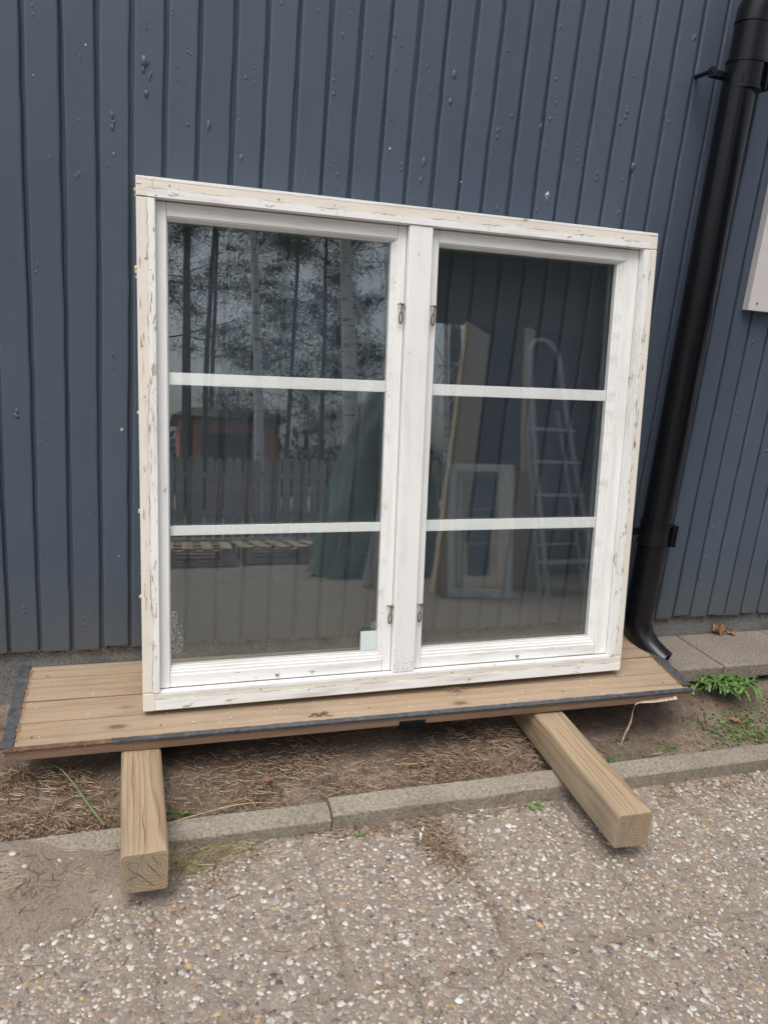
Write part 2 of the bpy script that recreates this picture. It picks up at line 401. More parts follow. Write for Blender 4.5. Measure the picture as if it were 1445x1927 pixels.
for (x0, x1, y0, y1) in ((-7, -1.19, -1.88, -.2), (3.59, 12, -1.88, -.2)):
    b.box(x0, x1, y0, y1, G-.05, G-.004)
tag(b.build('path', M['paving']), None, None, kind='structure')
b = MB(); b.add([(-400, -400, G-.03), (400, -400, G-.03), (400, 400, G-.03), (-400, 400, G-.03)], [(0, 1, 2, 3)])
tag(b.build('ground', M['yard']), None, None, kind='structure')

# kerb stones: flat top with a chamfered front arris
def vn(a, b_): return float(vnoise(np.array([a]), np.array([b_]))[0])
def kerb(x0, x1, label, dz=0.0, dy=0.0):
    n = 260; vs = []; fs = []
    prof = [(-.546, -.33), (-.546, -.232), (-.533, -.219), (-.492, -.217), (-.488, -.221), (-.488, -.33)]
    for i in range(n+1):
        x = x0+(x1-x0)*i/n
        for (y, z) in prof:
            vs.append((x, y+dy+random.uniform(-.0007, .0007)+.002*(vn(x*9, y*40)-.5), z+dz+random.uniform(-.0006, .0006)+.003*(vn(x*7+4, y*30)-.5)))
    k = len(prof)
    for i in range(n):
        for j in range(k-1): fs.append((i*k+j, (i+1)*k+j, (i+1)*k+j+1, i*k+j+1))
    fs.append(tuple(range(k))); fs.append(tuple(n*k+j for j in range(k))[::-1])
    mb = MB(); mb.add(vs, fs); o = mb.build('kerb_stone', M['kerb'], bevel=.002, seg=2)
    tag(o, label, 'kerb stone', 'concrete kerb stones edging the planting strip'); return o
kerb(-1.30, -.295, 'kerb stone beyond the left edge, half buried in sandy soil', -.010)
kerb(-.290, .694, 'sand-buried grey kerb stone crossing under the straight left beam', -.003, -.002)
kerb(.698, 3.2, 'long grey kerb stone crossing under the slanting right beam', .004, .004)

# pebbles set in the paving
def pebbles():
    sp = .0095; xs = np.arange(-.35, 2.75, sp); ys = np.arange(-1.50, -.545, sp)
    X, Y = np.meshgrid(xs, ys); X = X.ravel()+RNG.uniform(-.5, .5, X.size)*sp; Y = Y.ravel()+RNG.uniform(-.5, .5, Y.size)*sp
    Z = pav_z(X, Y); keep = (sand_z(X, Y) < Z+.0045+RNG.normal(0, .0028, X.size)) & (RNG.random(X.size) > .10) & (joints(X, Y) < .32)
    onsand = (sand_z(X, Y) > Z) & (RNG.random(X.size) < .05); Z = np.where(onsand, sand_z(X, Y), Z); keep |= onsand
    # keep those that the photographed area could hold
    keep &= (Y < -.54) & (X < 2.9+Y*.2)
    X, Y, Z = X[keep], Y[keep], Z[keep]; N = X.size
    r = RNG.gamma(5.0, .00085, N)+.0012; r = np.clip(r, .0016, .0098); asp = RNG.uniform(.5, 1, N); an = RNG.uniform(0, math.pi*2, N); h = r*RNG.uniform(.12, .40, N)
    ring1 = 5; ring2 = 8
    base = [(0, 0, 1)]+[(.6*math.cos(2*math.pi*k/ring1), .6*math.sin(2*math.pi*k/ring1), .78) for k in range(ring1)]+[(math.cos(2*math.pi*k/ring2), math.sin(2*math.pi*k/ring2), -.15) for k in range(ring2)]
    base = np.array(base); nb = len(base)
    fs = [(0, 1+k, 1+(k+1) % ring1) for k in range(ring1)]
    a = 0; bb = 0   # stitch ring1 to ring2
    while a < ring1 or bb < ring2:
        if bb/ring2 <= a/ring1 and bb < ring2: fs.append((1+a % ring1, 6+bb % ring2, 6+(bb+1) % ring2)); bb += 1
        else: fs.append((1+a % ring1, 6+bb % ring2, 1+(a+1) % ring1)); a += 1
    fs = np.array(fs)
    P = np.repeat(base[None], N, 0)*RNG.uniform(.74, 1.22, (N, nb, 1))
    px = P[:, :, 0]*r[:, None]; py = P[:, :, 1]*(r*asp)[:, None]; pz = P[:, :, 2]*h[:, None]
    ca, sa = np.cos(an)[:, None], np.sin(an)[:, None]
    V = np.stack([X[:, None]+px*ca-py*sa, Y[:, None]+px*sa+py*ca, (Z+.0004)[:, None]+pz-h[:, None]*.25], 2).reshape(-1, 3)
    F = (fs[None]+(np.arange(N)*nb)[:, None, None]).reshape(-1, 3)
    pal = np.array([(.58, .56, .53), (.44, .41, .37), (.33, .295, .255), (.27, .225, .185), (.22, .18, .15), (.21, .195, .18), (.14, .13, .125), (.075, .075, .085), (.45, .31, .15), (.33, .19, .12)])
    pr = np.array([.09, .10, .16, .24, .18, .09, .05, .035, .025, .012]); ci = RNG.choice(len(pal), N, p=pr/pr.sum())
    c = pal[ci]*RNG.uniform(.85, 1.12, (N, 1)); C = np.repeat(c[:, None], nb, 1).reshape(-1, 3)
    t = NT('pebble', .6, .35); nn = t.noise(60, 4)
    t.color(t.mix(t.ramp(nn, [(.4, .0), (.7, .6)]), t.attr('tone', 'Color'), (.25, .205, .17))); t.bump(t.noise(500, 2), .3, .0006)
    tag(np_mesh('pebbles', V, F, t.m, smooth=True, col=C), 'small mixed pebbles set in the washed gravel paving slabs', 'pebbles', kind='stuff')
    return t.m
PEB = pebbles()
def grit():
    sp = .0052; xs = np.arange(-.35, 2.75, sp); ys = np.arange(-1.50, -.545, sp)
    X, Y = np.meshgrid(xs, ys); X = X.ravel()+RNG.uniform(-.5, .5, X.size)*sp; Y = Y.ravel()+RNG.uniform(-.5, .5, Y.size)*sp
    k = (RNG.random(X.size) < .55) & (X < 2.9+Y*.2); X, Y = X[k], Y[k]; Z = np.maximum(pav_z(X, Y), sand_z(X, Y)); N = X.size
    keep = (sand_z(X, Y) < pav_z(X, Y)) | (RNG.random(N) < .10); X, Y, Z = X[keep], Y[keep], Z[keep]; N = X.size
    r = RNG.uniform(.0006, .0017, N); an = RNG.uniform(0, 6.28, N)
    a = an[:, None]+np.arange(4)[None]*math.pi/2; rr_ = r[:, None]*RNG.uniform(.6, 1.3, (N, 4))
    V = np.concatenate([np.stack([X[:, None]+rr_*np.cos(a), Y[:, None]+rr_*np.sin(a), np.repeat(Z[:, None]-.0002, 4, 1)], 2), np.stack([X, Y, Z+r*.8], 1)[:, None]], 1)
    F = np.array([(0, 1, 4), (1, 2, 4), (2, 3, 4), (3, 0, 4)]); F = (F[None]+(np.arange(N)*5)[:, None, None]).reshape(-1, 3)
    pal = np.array([(.62, .60, .56), (.42, .37, .31), (.20, .16, .12), (.09, .08, .075), (.32, .25, .18)]); c = pal[RNG.choice(5, N, p=[.25, .25, .22, .13, .15])]
    tag(np_mesh('grit', V.reshape(-1, 3), F, PEB, smooth=False, col=np.repeat(c[:, None], 5, 1).reshape(-1, 3)), 'fine grit strewn between the pebbles of the paving', 'grit', kind='stuff')
grit()

# concrete slabs along the wall on the right
def slab(x0, x1, label, sk=.0):
    mb = MB(); z1 = -.078
    vs = [(x0, .012, z1-.05), (x1, .012, z1-.05), (x1+sk, -.236, z1-.05), (x0+sk, -.236, z1-.05)]
    vs += [(x, y, z+.05) for x, y, z in vs]
    mb.add(vs, [(0, 1, 2, 3), (4, 7, 6, 5), (0, 4, 5, 1), (1, 5, 6, 2), (2, 6, 7, 3), (3, 7, 4, 0)])
    o = mb.build('concrete_slab', M['slab'], bevel=.005); tag(o, label, 'slab', 'concrete slabs along the foot of the wall')
slab(1.915, 2.120, 'smooth concrete slab beside the downpipe outlet')
slab(2.128, 2.50, 'rough concrete slab behind the dandelion, right of the slanting joint')
slab(2.505, 2.90, 'concrete slab at the wall foot just beyond the right edge')

# ------------------------------------------------------------------ HOUSE
P_ = .077
house = empty('timber_building', 'slate blue timber clad building wall with blistered paint, behind the window', 'building')
OFF = [-2.4, 1.7, 1.2, -.8, -1.1, -.7, 4, 3.1, 2.7, 4, 3.1, 3.9, 2.2, .7, 2.3, -2, 1.4, .2, -2.5, -5.1, -3.6, -3.5, -1.9, -2.2, -2.8]
def gx(i): return i*P_ + (OFF[i]/1000 if 0 <= i < len(OFF) else random.Random(i).uniform(-.0025, .0025))
def cladding():
    mb = MB(); H = 3.3
    for i in range(-40, 95):
        xa, xb = gx(i)+.0042, gx(i+1)-.0042
        rr = random.Random(i*7+1); dy = rr.uniform(-.0012, .0012); tone = rr.random(); z0 = rr.uniform(-.006, .004)
        bv = .0045; T = .020
        vis = -2 <= i <= 33
        zs = [z0, .004]+([.02+.06*k for k in range(1, 35)] if vis else [])+[H]
        vs = []; n = 10
        ph = rr.uniform(0, 9)
        for zi, z in enumerate(zs):
            for (x, y) in ((xa, T), (xa, .011), (xa, bv+.001), (xa+bv*.55, .0012), (xa+bv+.0012, 0), (xb-bv-.0012, 0), (xb-bv*.55, .0012), (xb, bv+.001), (xb, .011), (xb, T)):
                w = .0011*math.sin(z*7+ph)+.0006*math.sin(z*31+ph*2) if vis else 0
                zz = z
                if zi == 0: zz = z+rr.uniform(-.0045, .0035); 
                jit = rr.uniform(-.0006, .0006) if vis and zi > 0 else 0
                vs.append((x+(w+jit)*(1 if x > (xa+xb)/2 else 1), y+dy, zz))
        fs = []
        for k in range(len(zs)-1):
            for j in range(n-1): fs.append((k*n+j, k*n+j+1, (k+1)*n+j+1, (k+1)*n+j))
        fs.append(tuple(range(n))[::-1])
        mb.add(vs, fs, 0, False, tone)
    # tongue behind the grooves
    mb.box(gx(-40), gx(95), .0125, .030, .002, H, 0, att=1.0)
    # paint blisters: shallow domes
    rb = random.Random(5)
    def dome(x, z, rx, rz, h):
        vs = [(x, -h, z)]; fs = []; n = 14
        for q_, (s_, hh) in enumerate(((.35, .93), (.62, .70), (.82, .34), (1.0, .0))):
            for k in range(n):
                a = 2*math.pi*k/n; w = 1+.10*math.sin(a*2+x*90)+.06*math.sin(a*3+z*70)
                vs.append((x+rx*s_*w*math.cos(a), -h*hh+(.0009 if hh == 0 else 0), z+rz*s_*w*math.sin(a)))
        for k in range(n): fs.append((0, 1+(k+1) % n, 1+k))
        for q_ in range(3):
            for k in range(n):
                a_, b_ = 1+q_*n, 1+(q_+1)*n; fs.append((a_+k, a_+(k+1) % n, b_+(k+1) % n, b_+k))
        mb.add(vs, fs, 0, True, .3)
    big = [(3.35, 1.487, .009, .012, 5), (3.42, 1.42, .006, .008, 4), (5.3, 1.372, .0065, .012, 5), (6.35, 1.31, .007, .010, 4), (6.4, 1.49, .005, .007, 3), (4.45, 1.10, .005, .007, 3),
           (13.4, 1.585, .007, .012, 4), (13.35, 1.52, .006, .009, 4), (12.6, 1.365, .008, .014, 4), (12.55, 1.32, .006, .009, 4), (16.9, 1.50, .005, .009, 3), (21.0, 1.44, .007, .012, 4), (18.5, 1.47, .005, .007, 3), (18.6, 1.43, .005, .007, 3), (10.2, 1.25, .005, .006, 3)]
    for (i, z, rx, rz, h) in big: dome(i*P_, z, rx, rz, h*.0009)
    for _ in range(1500):
        i = rb.randint(-1, 30); z = rb.uniform(.05, 2.0)
        if i < 5 and rb.random() < .4: i += 3
        s = rb.choice([.0015, .002, .0027, .0036, .005]); 
        if rb.random() > .55+.4*math.sin(i*2.3): continue
        u = rb.choice([.25, .35, .5, .7])+rb.uniform(-.08, .08)
        for q_ in range(rb.choice([1, 1, 2, 3])):
            dome(gx(i)+u*P_+rb.uniform(-.004, .004), z+rb.uniform(-.02, .02), s*rb.uniform(.7, 1.1), s*rb.uniform(1.0, 1.9), s*.36)
    return mb.build('cladding', M['cladding'], house, attn='tone')
cladding()
# bare chips where blisters have broken open
def chip(x, z, s, name='paint_chip', mat=None, seed=0):
    rr = random.Random(seed); mb = MB(); n = 11
    ring = [(x+s*(.7+.45*rr.random())*math.cos(2*math.pi*k/n)*.7, z+s*(.7+.45*rr.random())*math.sin(2*math.pi*k/n)*1.1) for k in range(n)]
    vs = [(a, -.0012, c) for a, c in ring]+[(a, .001, c) for a, c in ring]
    mb.add(vs, [tuple(range(n))[::-1]]+[(k, (k+1) % n, n+(k+1) % n, n+k) for k in range(n)]); mb.build(name, mat or M['chip'], house)
M['chip'] = simple('bare_primer', (.56, .53, .47), .8, .2, 90, .4)
for (x, z, s, sd_) in ((1.350, 1.330, .0085, 1), (.873, 1.385, .003, 2), (.131, 1.50, .0026, 3), (1.083, 1.33, .0022, 4), (.208, .618, .0042, 5), (.19, 1.28, .0022, 6), (.20, .27, .002, 8), (.02, 1.42, .0020, 9)):
    chip(x, z, s, seed=sd_)
b = MB()
nx = 320; xs = np.linspace(-3, 7, nx+1); zs = [-.5, -.30, -.16, -.12, -.09, -.06, -.04, -.02, .004]
vs = [(x, .016+random.uniform(-.0035, .0035)-(.004 if z < -.12 else 0), z) for z in zs for x in xs]
fs = [(j*(nx+1)+i, j*(nx+1)+i+1, (j+1)*(nx+1)+i+1, (j+1)*(nx+1)+i) for j in range(len(zs)-1) for i in range(nx)]
b.add(vs, fs, 0, True); b.box(-3, 7, .026, .3, -.5, .0)
b.build('foundation', M['plinth'], house)
# brown crumbs and peeling crust along the foot of the boards
b = MB()
for k in range(700):
    x = random.uniform(-.3, 2.8); r_ = random.uniform(.0014, .0055); z = random.uniform(-.010, .003)+(-.004 if random.random() < .4 else 0)
    vs = [(x+r_*random.uniform(-1.6, 1.6), random.uniform(-.001, .014), z+r_*random.uniform(-.8, .8)) for _ in range(5)]
    b.add(vs, [(0, 1, 2), (0, 2, 3), (0, 3, 4), (1, 2, 4), (2, 3, 4), (0, 1, 4)])
b.build('peeling_crust', simple('rotten_edge', (.12, .075, .05), .95, .6, 90, .5), house)
b = MB(); b.box(-3.1, 7.1, -.12, 4.2, 3.28, 3.40); b.box(-3.0, 7.0, .032, .10, 0, 3.28); b.build('roof', simple('roofing_felt', (.05, .05, .055), .9), house)
b = MB(); b.box(2.105, 2.30, -.030, -.002, 1.074, 2.7)
b.build('white_board', mat_white('sawn_white_board', base=(.60, .58, .58), wear=-.2, dirt=.1), house, bevel=.002)['label'] = 'white painted board fixed to the wall at the right'
b = MB(); b.tube([(2.135, -.0325, 1.098), (2.135, -.029, 1.098)], .003, 10); b.build('nail', M['rusty'], house)

# ------------------------------------------------------------------ DOWNPIPE
dp = empty('downpipe', 'glossy black round rainwater downpipe strapped to the wall, shoe outlet at bottom', 'downpipe', (1.866, -.08, 0))
def dpp(p): return [(a-1.866, b_+.08, c) for a, b_, c in p]
b = MB(); b.tube(dpp([(1.866, -.08, z) for z in (.10, .6, 1.2, 1.70)]), .0465, 40)
b.build('pipe', M['black'], dp)
b = MB(); b.tube(dpp([(1.876, -.08, z) for z in (1.66, 1.8295)]), .0490, 40)
pts = []
b.tube(dpp([(1.8765, -.08, 1.8295), (1.878, -.08, 1.86), (1.90, -.085, 1.92), (1.95, -.10, 2.0), (2.02, -.13, 2.10), (2.09, -.17, 2.3)]), [.0515, .0515, .0525, .0525, .0525, .0525], 32)
b.build('elbow', M['blackm'], dp)
sh = [(1.866, -.08, .17), (1.866, -.08, .10), (1.866, -.08, .05), (1.868, -.085, .02), (1.874, -.105, -.015), (1.886, -.135, -.042), (1.900, -.165, -.060), (1.912, -.188, -.072)]
b = MB(); b.tube(dpp(sh), [.0475, .0480, .0455, .0445, .043, .041, .0405, .041], 32, cap=False)
b.tube(dpp(sh[-3:]), [.0375, .037, .0385], 32, cap=False)
vs_ = b.v[-32:]; vo = b.v[len(sh)*32-32:len(sh)*32]
b.add(vo+vs_, [(k, (k+1) % 32, 32+(k+1) % 32, 32+k) for k in range(32)])
b.tube(dpp([(1.893, -.150, -.052), (1.892, -.149, -.051)]), .037, 24)
b.build('shoe', M['black'], dp)
b = MB(); b.tube(dpp([(1.866, -.08, .098), (1.866, -.08, .106)]), .0492, 36); b.build('shoe_rim', M['black'], dp)
def bracket(z, xc, rp, arm):
    mb = MB(); 
    mb.tube([(xc, 0, z-.036), (xc, 0, z+.036)], rp+.0025, 40)
    mb.tube([(xc, 0, z-.037), (xc, 0, z-.031)], rp+.0055, 40); mb.tube([(xc, 0, z+.031), (xc, 0, z+.037)], rp+.0055, 40)
    br = mb.build('bracket', M['blackm'], dp)
    m2 = MB(); 
    for dx in (0, .012): m2.box(xc+rp-.012+dx, xc+rp-.005+dx, -rp-.001, -rp*.35, z-.036, z+.036)
    m2.box(xc+rp+.002, xc+rp+(.030 if z > 1 else .014), -rp*.62, -rp*.52, z-.030, z+.032)
    fl = m2.build('flange', M['blackm'], br, bevel=.0012)
    m2 = MB(); m2.tube([(xc+rp+(.017 if z > 1 else .008), -rp*.62-.006, z), (xc+rp+(.017 if z > 1 else .008), -rp*.5, z)], .0075 if z > 1 else .005, 6); m2.build('bolt', M['blackm'], br)
    if arm:
        m2 = MB(); m2.box(xc-rp-.052, xc-rp+.004, .012, .020, z-.009, z+.007); m2.box(xc-rp-.052, xc-rp+.004, .018, .028, z-.012, z-.009); m2.box(xc-rp-.052, xc-rp+.004, .018, .028, z+.007, z+.010)
        m2.build('arm', M['blackm'], br, bevel=.001)
        m2 = MB(); m2.tube([(xc-rp-.052, .078, z), (xc-rp-.052, .008, z)], [.0065, .006], 16); m2.tube([(xc-rp-.052, .012, z), (xc-rp-.052, .006, z)], .0125, 18); m2.tube([(xc-rp-.052, .007, z), (xc-rp-.052, .003, z)], .006, 6)
        m2.build('wall_plug', M['blackm'], br)
bracket(1.700, .010, .0495, True); bracket(.345, .0, .0468, True)

# ------------------------------------------------------------------ DECK (old boarded hatch lying as a shelf)
d0 = Vector((-.050, -.330, -.098)); dX = Vector((1.925, -.051, .028)).normalized()
dYt = Vector((.02, .34, .042)); dZ = dX.cross(dYt).normalized(); dY = dZ.cross(dX)
Md = Matrix((dX, dY, dZ)).transposed().to_4x4(); Md.translation = d0
deck = empty('boarded_platform', 'low weathered plank platform edged with dark metal strip, carrying the window', 'platform', mat=Md)
L_, D_ = 1.926, .352
b = MB(); bw = [.014, .102, .191, .291, .352]
for k in range(4):
    dz_ = [0, -.0008, .0006, -.0004][k]
    b.box(.014, L_-.022, bw[k]+.0016, bw[k+1]-.0016, -.022, dz_, 0, att=float(k+1))
b.build('boards', M['deck'], deck, bevel=.0012, attn='board')
b = MB(); b.box(-.006, L_-.002, .001, .0135, -.031, -.001); b.box(-.006, .0135, .014, D_-.002, -.031, -.003); b.box(L_-.0215, L_-.002, .014, D_-.002, -.031, -.003)
b.box(.014, L_-.022, .05, .08, -.031, -.0225); b.box(.014, L_-.022, D_-.04, D_-.004, -.031, -.0225)
b.build('edge_frame', M['deck_edge'], deck, bevel=.002)
b = MB()
def ragged_strip(mb, x0, x1, y0, y1, z, t=.002, n=60, jit=.001, ax=0):
    vs = []
    for i in range(n+1):
        u = i/n
        for (w, zz) in ((0, z-t), (0, z), (1, z), (1, z-t)):
            j = random.uniform(-jit, jit)
            if ax == 0: vs.append((x0+(x1-x0)*u, (y1 if w else y0)+j, zz+random.uniform(-.0004, .0004)))
            else: vs.append(((x1 if w else x0)+j, y0+(y1-y0)*u, zz+random.uniform(-.0004, .0004)))
    fs = [(i*4+j, i*4+4+j, i*4+4+(j+1) % 4, i*4+(j+1) % 4) for i in range(n) for j in range(4)]
    fs += [(3, 2, 1, 0), (n*4, n*4+1, n*4+2, n*4+3)]
    mb.add(vs, fs)
ragged_strip(b, .235, L_, -.002, .0135, .0028, .004, 130, .0012)
b.box(.235, L_-.01, -.0026, .0008, -.003, .0015)
b.build('front_strip', M['strip'], deck)
b = MB(); ragged_strip(b, -.008, .234, -.001, .0135, .0015, .004, 40); b.build('front_strip', simple('rusted_strip', (.13, .075, .05), .8, .5, 40, .4), deck)['label'] = 'rust brown strip at the left front edge'
b = MB(); ragged_strip(b, -.015, .012, .010, D_, .0032, .005, 40, .0014, 1); b.build('side_strip', M['strip'], deck)
b = MB(); ragged_strip(b, L_-.020, L_+.012, .026, D_-.02, .0032, .005, 30, .0015, 1); b.build('side_strip', M['strip'], deck)
# frayed brown felt fibres beside the side strips
b = MB()
for side in (0, 1):
    for k in range(150):
        y = random.uniform(.03, D_-.02); x = (.013 if side == 0 else L_-.022)+random.uniform(-.002, .003)
        l = random.uniform(.003, .010); a = random.uniform(-1.4, 1.4)
        dx = math.cos(a)*l*(1 if side == 0 else -1)
        b.tube([(x, y, .002), (x+dx*.5, y+math.sin(a)*l*.5, .005), (x+dx, y+math.sin(a)*l, .0022)], .0006, 3)
b.build('frayed_felt', simple('felt_fibre', (.34, .20, .10), .95), deck)
b = MB(); b.box(.975, 1.050, -.004, .012, -.044, -.016); b.tube([(1.02, -.0045, -.030), (1.02, -.007, -.030)], .005, 8)
b.build('hinge', M['blackm'], deck, bevel=.002)
for (x, y) in ((.05, .045), (.35, .05), (.9, .05), (1.5, .05), (1.85, .05), (.06, .30), (1.84, .30)):
    b = MB(); b.tube([(x, y, -.001), (x, y, .0012)], .0028, 8); b.build('nail', M['rusty'], deck)

# twisted dry strip drooping from the right front corner
b = MB(); n = 26; vs = []
path = [Vector((1.80, -.398, -.078)), Vector((1.72, -.398, -.083)), Vector((1.66, -.400, -.083)), Vector((1.645, -.404, -.10)), Vector((1.640, -.408, -.14)), Vector((1.626, -.410, -.18)), Vector((1.617, -.412, -.215))]
def cr(pts, u):
    f = u*(len(pts)-1); i = min(int(f), len(pts)-2); t_ = f-i
    p0, p1, p2, p3 = pts[max(i-1, 0)], pts[i], pts[i+1], pts[min(i+2, len(pts)-1)]
    return .5*((2*p1)+(p2-p0)*t_+(2*p0-5*p1+4*p2-p3)*t_*t_+(3*p1-3*p2+p3-p0)*t_**3)
for i in range(n+1):
    u = i/n; p = cr(path, u); a = 1.3+u*5; w = .0055*(1-u*.45)
    d_ = Vector((math.cos(a)*.6, math.sin(a), .35))*w; nn_ = Vector((.0007, .0005, .0006))
    vs += [p-d_-nn_, p+d_-nn_, p+d_+nn_, p-d_+nn_]
b.add(vs, [(i*4+j, i*4+4+j, i*4+4+(j+1) % 4, i*4+(j+1) % 4) for i in range(n) for j in range(4)], 0, True)
tag(b.build('dry_strip', simple('dry_bark_strip', (.42, .34, .25), .9, .4, 120, .4)), 'curled dry pale strip drooping from the platform corner into the soil', 'dry strip')

b = MB(); rr = random.Random(23)
for k in range(150):
    x = rr.uniform(.02, L_-.03); y = rr.uniform(.016, .34)
    if .30 < x < 1.74 and y > .10 and rr.random() < .8: y = rr.uniform(.016, .10)
    p = Md @ Vector((x, y, .0006)); s_ = rr.uniform(.0008, .0028); a = rr.uniform(0, 6.28)
    vs = [p+dX*math.cos(a+i*1.57)*s_*rr.uniform(.6, 1.4)+dY*math.sin(a+i*1.57)*s_*rr.uniform(.4, 1)+dZ*(.0005 if i % 2 else .0012) for i in range(4)]; vs2 = [v-dZ*.0008 for v in vs]
    b.add(vs+vs2, [(0, 1, 2, 3), (0, 4, 5, 1), (1, 5, 6, 2), (2, 6, 7, 3), (3, 7, 4, 0)])
tag(b.build('paint_flakes', simple('fallen_paint_flake', (.62, .58, .50), .8, .3, 200)), 'tiny pale paint flakes strewn over the platform boards', 'paint flakes', kind='stuff')
# ------------------------------------------------------------------ BEAMS
def beam(cx, cy, cz, yaw, pitch, length, label, crack):
    ax = Vector((math.sin(yaw)*math.cos(pitch), math.cos(yaw)*math.cos(pitch), math.sin(pitch)))
    r_ = Vector((math.cos(yaw), -math.sin(yaw), 0)); u_ = r_.cross(ax)
    Mb = Matrix((r_, ax, u_)).transposed().to_4x4(); Mb.translation = (cx, cy, cz)
    s = .0475; rad = .009; prof = []
    for (qx, qz, a0) in ((1, 0, 0), (-1, 0, 90), (-1, -1, 180), (1, -1, 270)):
        for k in range(5):
            a = R(a0+k*22.5); prof.append((qx*(s-rad)+rad*math.cos(a), (-rad if qz == 0 else -2*s+rad)+rad*math.sin(a)))
    n = len(prof); secs = [(0, .955), (.0015, .985), (.004, 1.0)]+[(length*k/14, 1.0) for k in range(1, 14)]+[(length, 1)]
    vs = [(x*sc, y, (z+s)*sc-s) for (y, sc) in secs for (x, z) in prof]
    fs = [(i*n+k, (i+1)*n+k, (i+1)*n+(k+1) % n, i*n+(k+1) % n) for i in range(len(secs)-1) for k in range(n)]
    fs += [tuple(range(n)), tuple((len(secs)-1)*n+k for k in range(n))[::-1]]
    mb = MB(); mb.add(vs, fs, 0, False)
    o = mb.build('timber_beam', M['post'])
    for p in o.data.polygons: p.use_smooth = len(p.vertices) == 4
    o.matrix_world = Mb; tag(o, label, 'beam', 'square timber beams under the platform')
    # drying cracks as thin dark slivers let into the surface
    cb = MB()
    for c_ in crack:
        pts = c_['p']; w = c_['w']*1.4; top = c_['top']; k = len(pts); V_ = []
        for i, p in enumerate(pts):
            ww = w*math.sin(math.pi*(i+.35)/(k-.3))
            q0 = pts[max(i-1, 0)]; q1 = pts[min(i+1, k-1)]; dx, dy = q1[0]-q0[0], q1[1]-q0[1]; l = math.hypot(dx, dy) or 1; nx_, ny_ = -dy/l*ww, dx/l*ww
            for sgn in (-1, 1):
                if top: V_ += [(p[0]+sgn*nx_, p[1]+sgn*ny_, .0003), (p[0]+sgn*nx_, p[1]+sgn*ny_, -.004)]
                else: V_ += [(p[0]+sgn*nx_, -.0003, p[1]+sgn*ny_), (p[0]+sgn*nx_, .004, p[1]+sgn*ny_)]
        F_ = []
        for i in range(k-1):
            a = i*4; F_ += [(a, a+4, a+6, a+2), (a, a+1, a+5, a+4), (a+2, a+6, a+7, a+3)]
        cb.add(V_, F_)
    if crack: cb.build('drying_cracks', M['crack'], o)
    return o
def wig(pts, a, n=9):
    out = []
    for i in range(n):
        u = i/(n-1)*(len(pts)-1); j = min(int(u), len(pts)-2); t_ = u-j
        out.append((pts[j][0]*(1-t_)+pts[j+1][0]*t_+random.uniform(-a, a), pts[j][1]*(1-t_)+pts[j+1][1]*t_+random.uniform(-a, a)))
    return out
cr1 = [dict(p=wig([(-.002, .004), (.001, .06), (-.002, .11), (.000, .16)], .0008, 12), w=.0007, top=True), dict(p=wig([(.030, .05), (.034, .13), (.026, .22)], .0006, 12), w=.0005, top=True), dict(p=wig([(-.020, .16), (-.024, .26), (-.020, .34)], .0006, 12), w=.0005, top=True),
       dict(p=wig([(-.034, -.030), (.022, -.085)], .0012), w=.0008, top=False), dict(p=wig([(-.002, -.018), (.034, -.068)], .0012), w=.0007, top=False), dict(p=wig([(.012, -.006), (.028, -.034)], .0008), w=.0006, top=False), dict(p=wig([(-.036, -.062), (-.008, -.050)], .0008), w=.0006, top=False), dict(p=wig([(-.04, -.016), (-.014, -.022)], .0006), w=.0004, top=False)]
beam(.252, -.712, -.1235, .004, -.008, .70, 'straight treated timber beam with cracked sawn end, at the left', cr1)
cr2 = [dict(p=wig([(.006, .06), (.000, .2), (.004, .34)], .0006, 12), w=.0004, top=True), dict(p=wig([(-.006, -.04), (.004, -.046)], .0008), w=.0005, top=False)]
beam(1.369, -.811, -.121, .045, .017, .74, 'treated timber beam with smooth rounded end, slanting out at the right', cr2)

# ------------------------------------------------------------------ THE WINDOW
uX = Vector((1, -.015, .018)).normalized(); uZ = Vector((-.018, .119, .993)); uZ = (uZ-uX*uZ.dot(uX)).normalized(); uY = uZ.cross(uX)
Mw = Matrix((uX, uY, uZ)).transposed().to_4x4(); Mw.translation = (.2589, -.2548, -.0655)
win = empty('old_window', 'salvaged two sash timber window with flaking cream and white frame, leaning on the wall', 'window', mat=Mw)
FW, FH, FD = 1.4165, 1.3035, .095

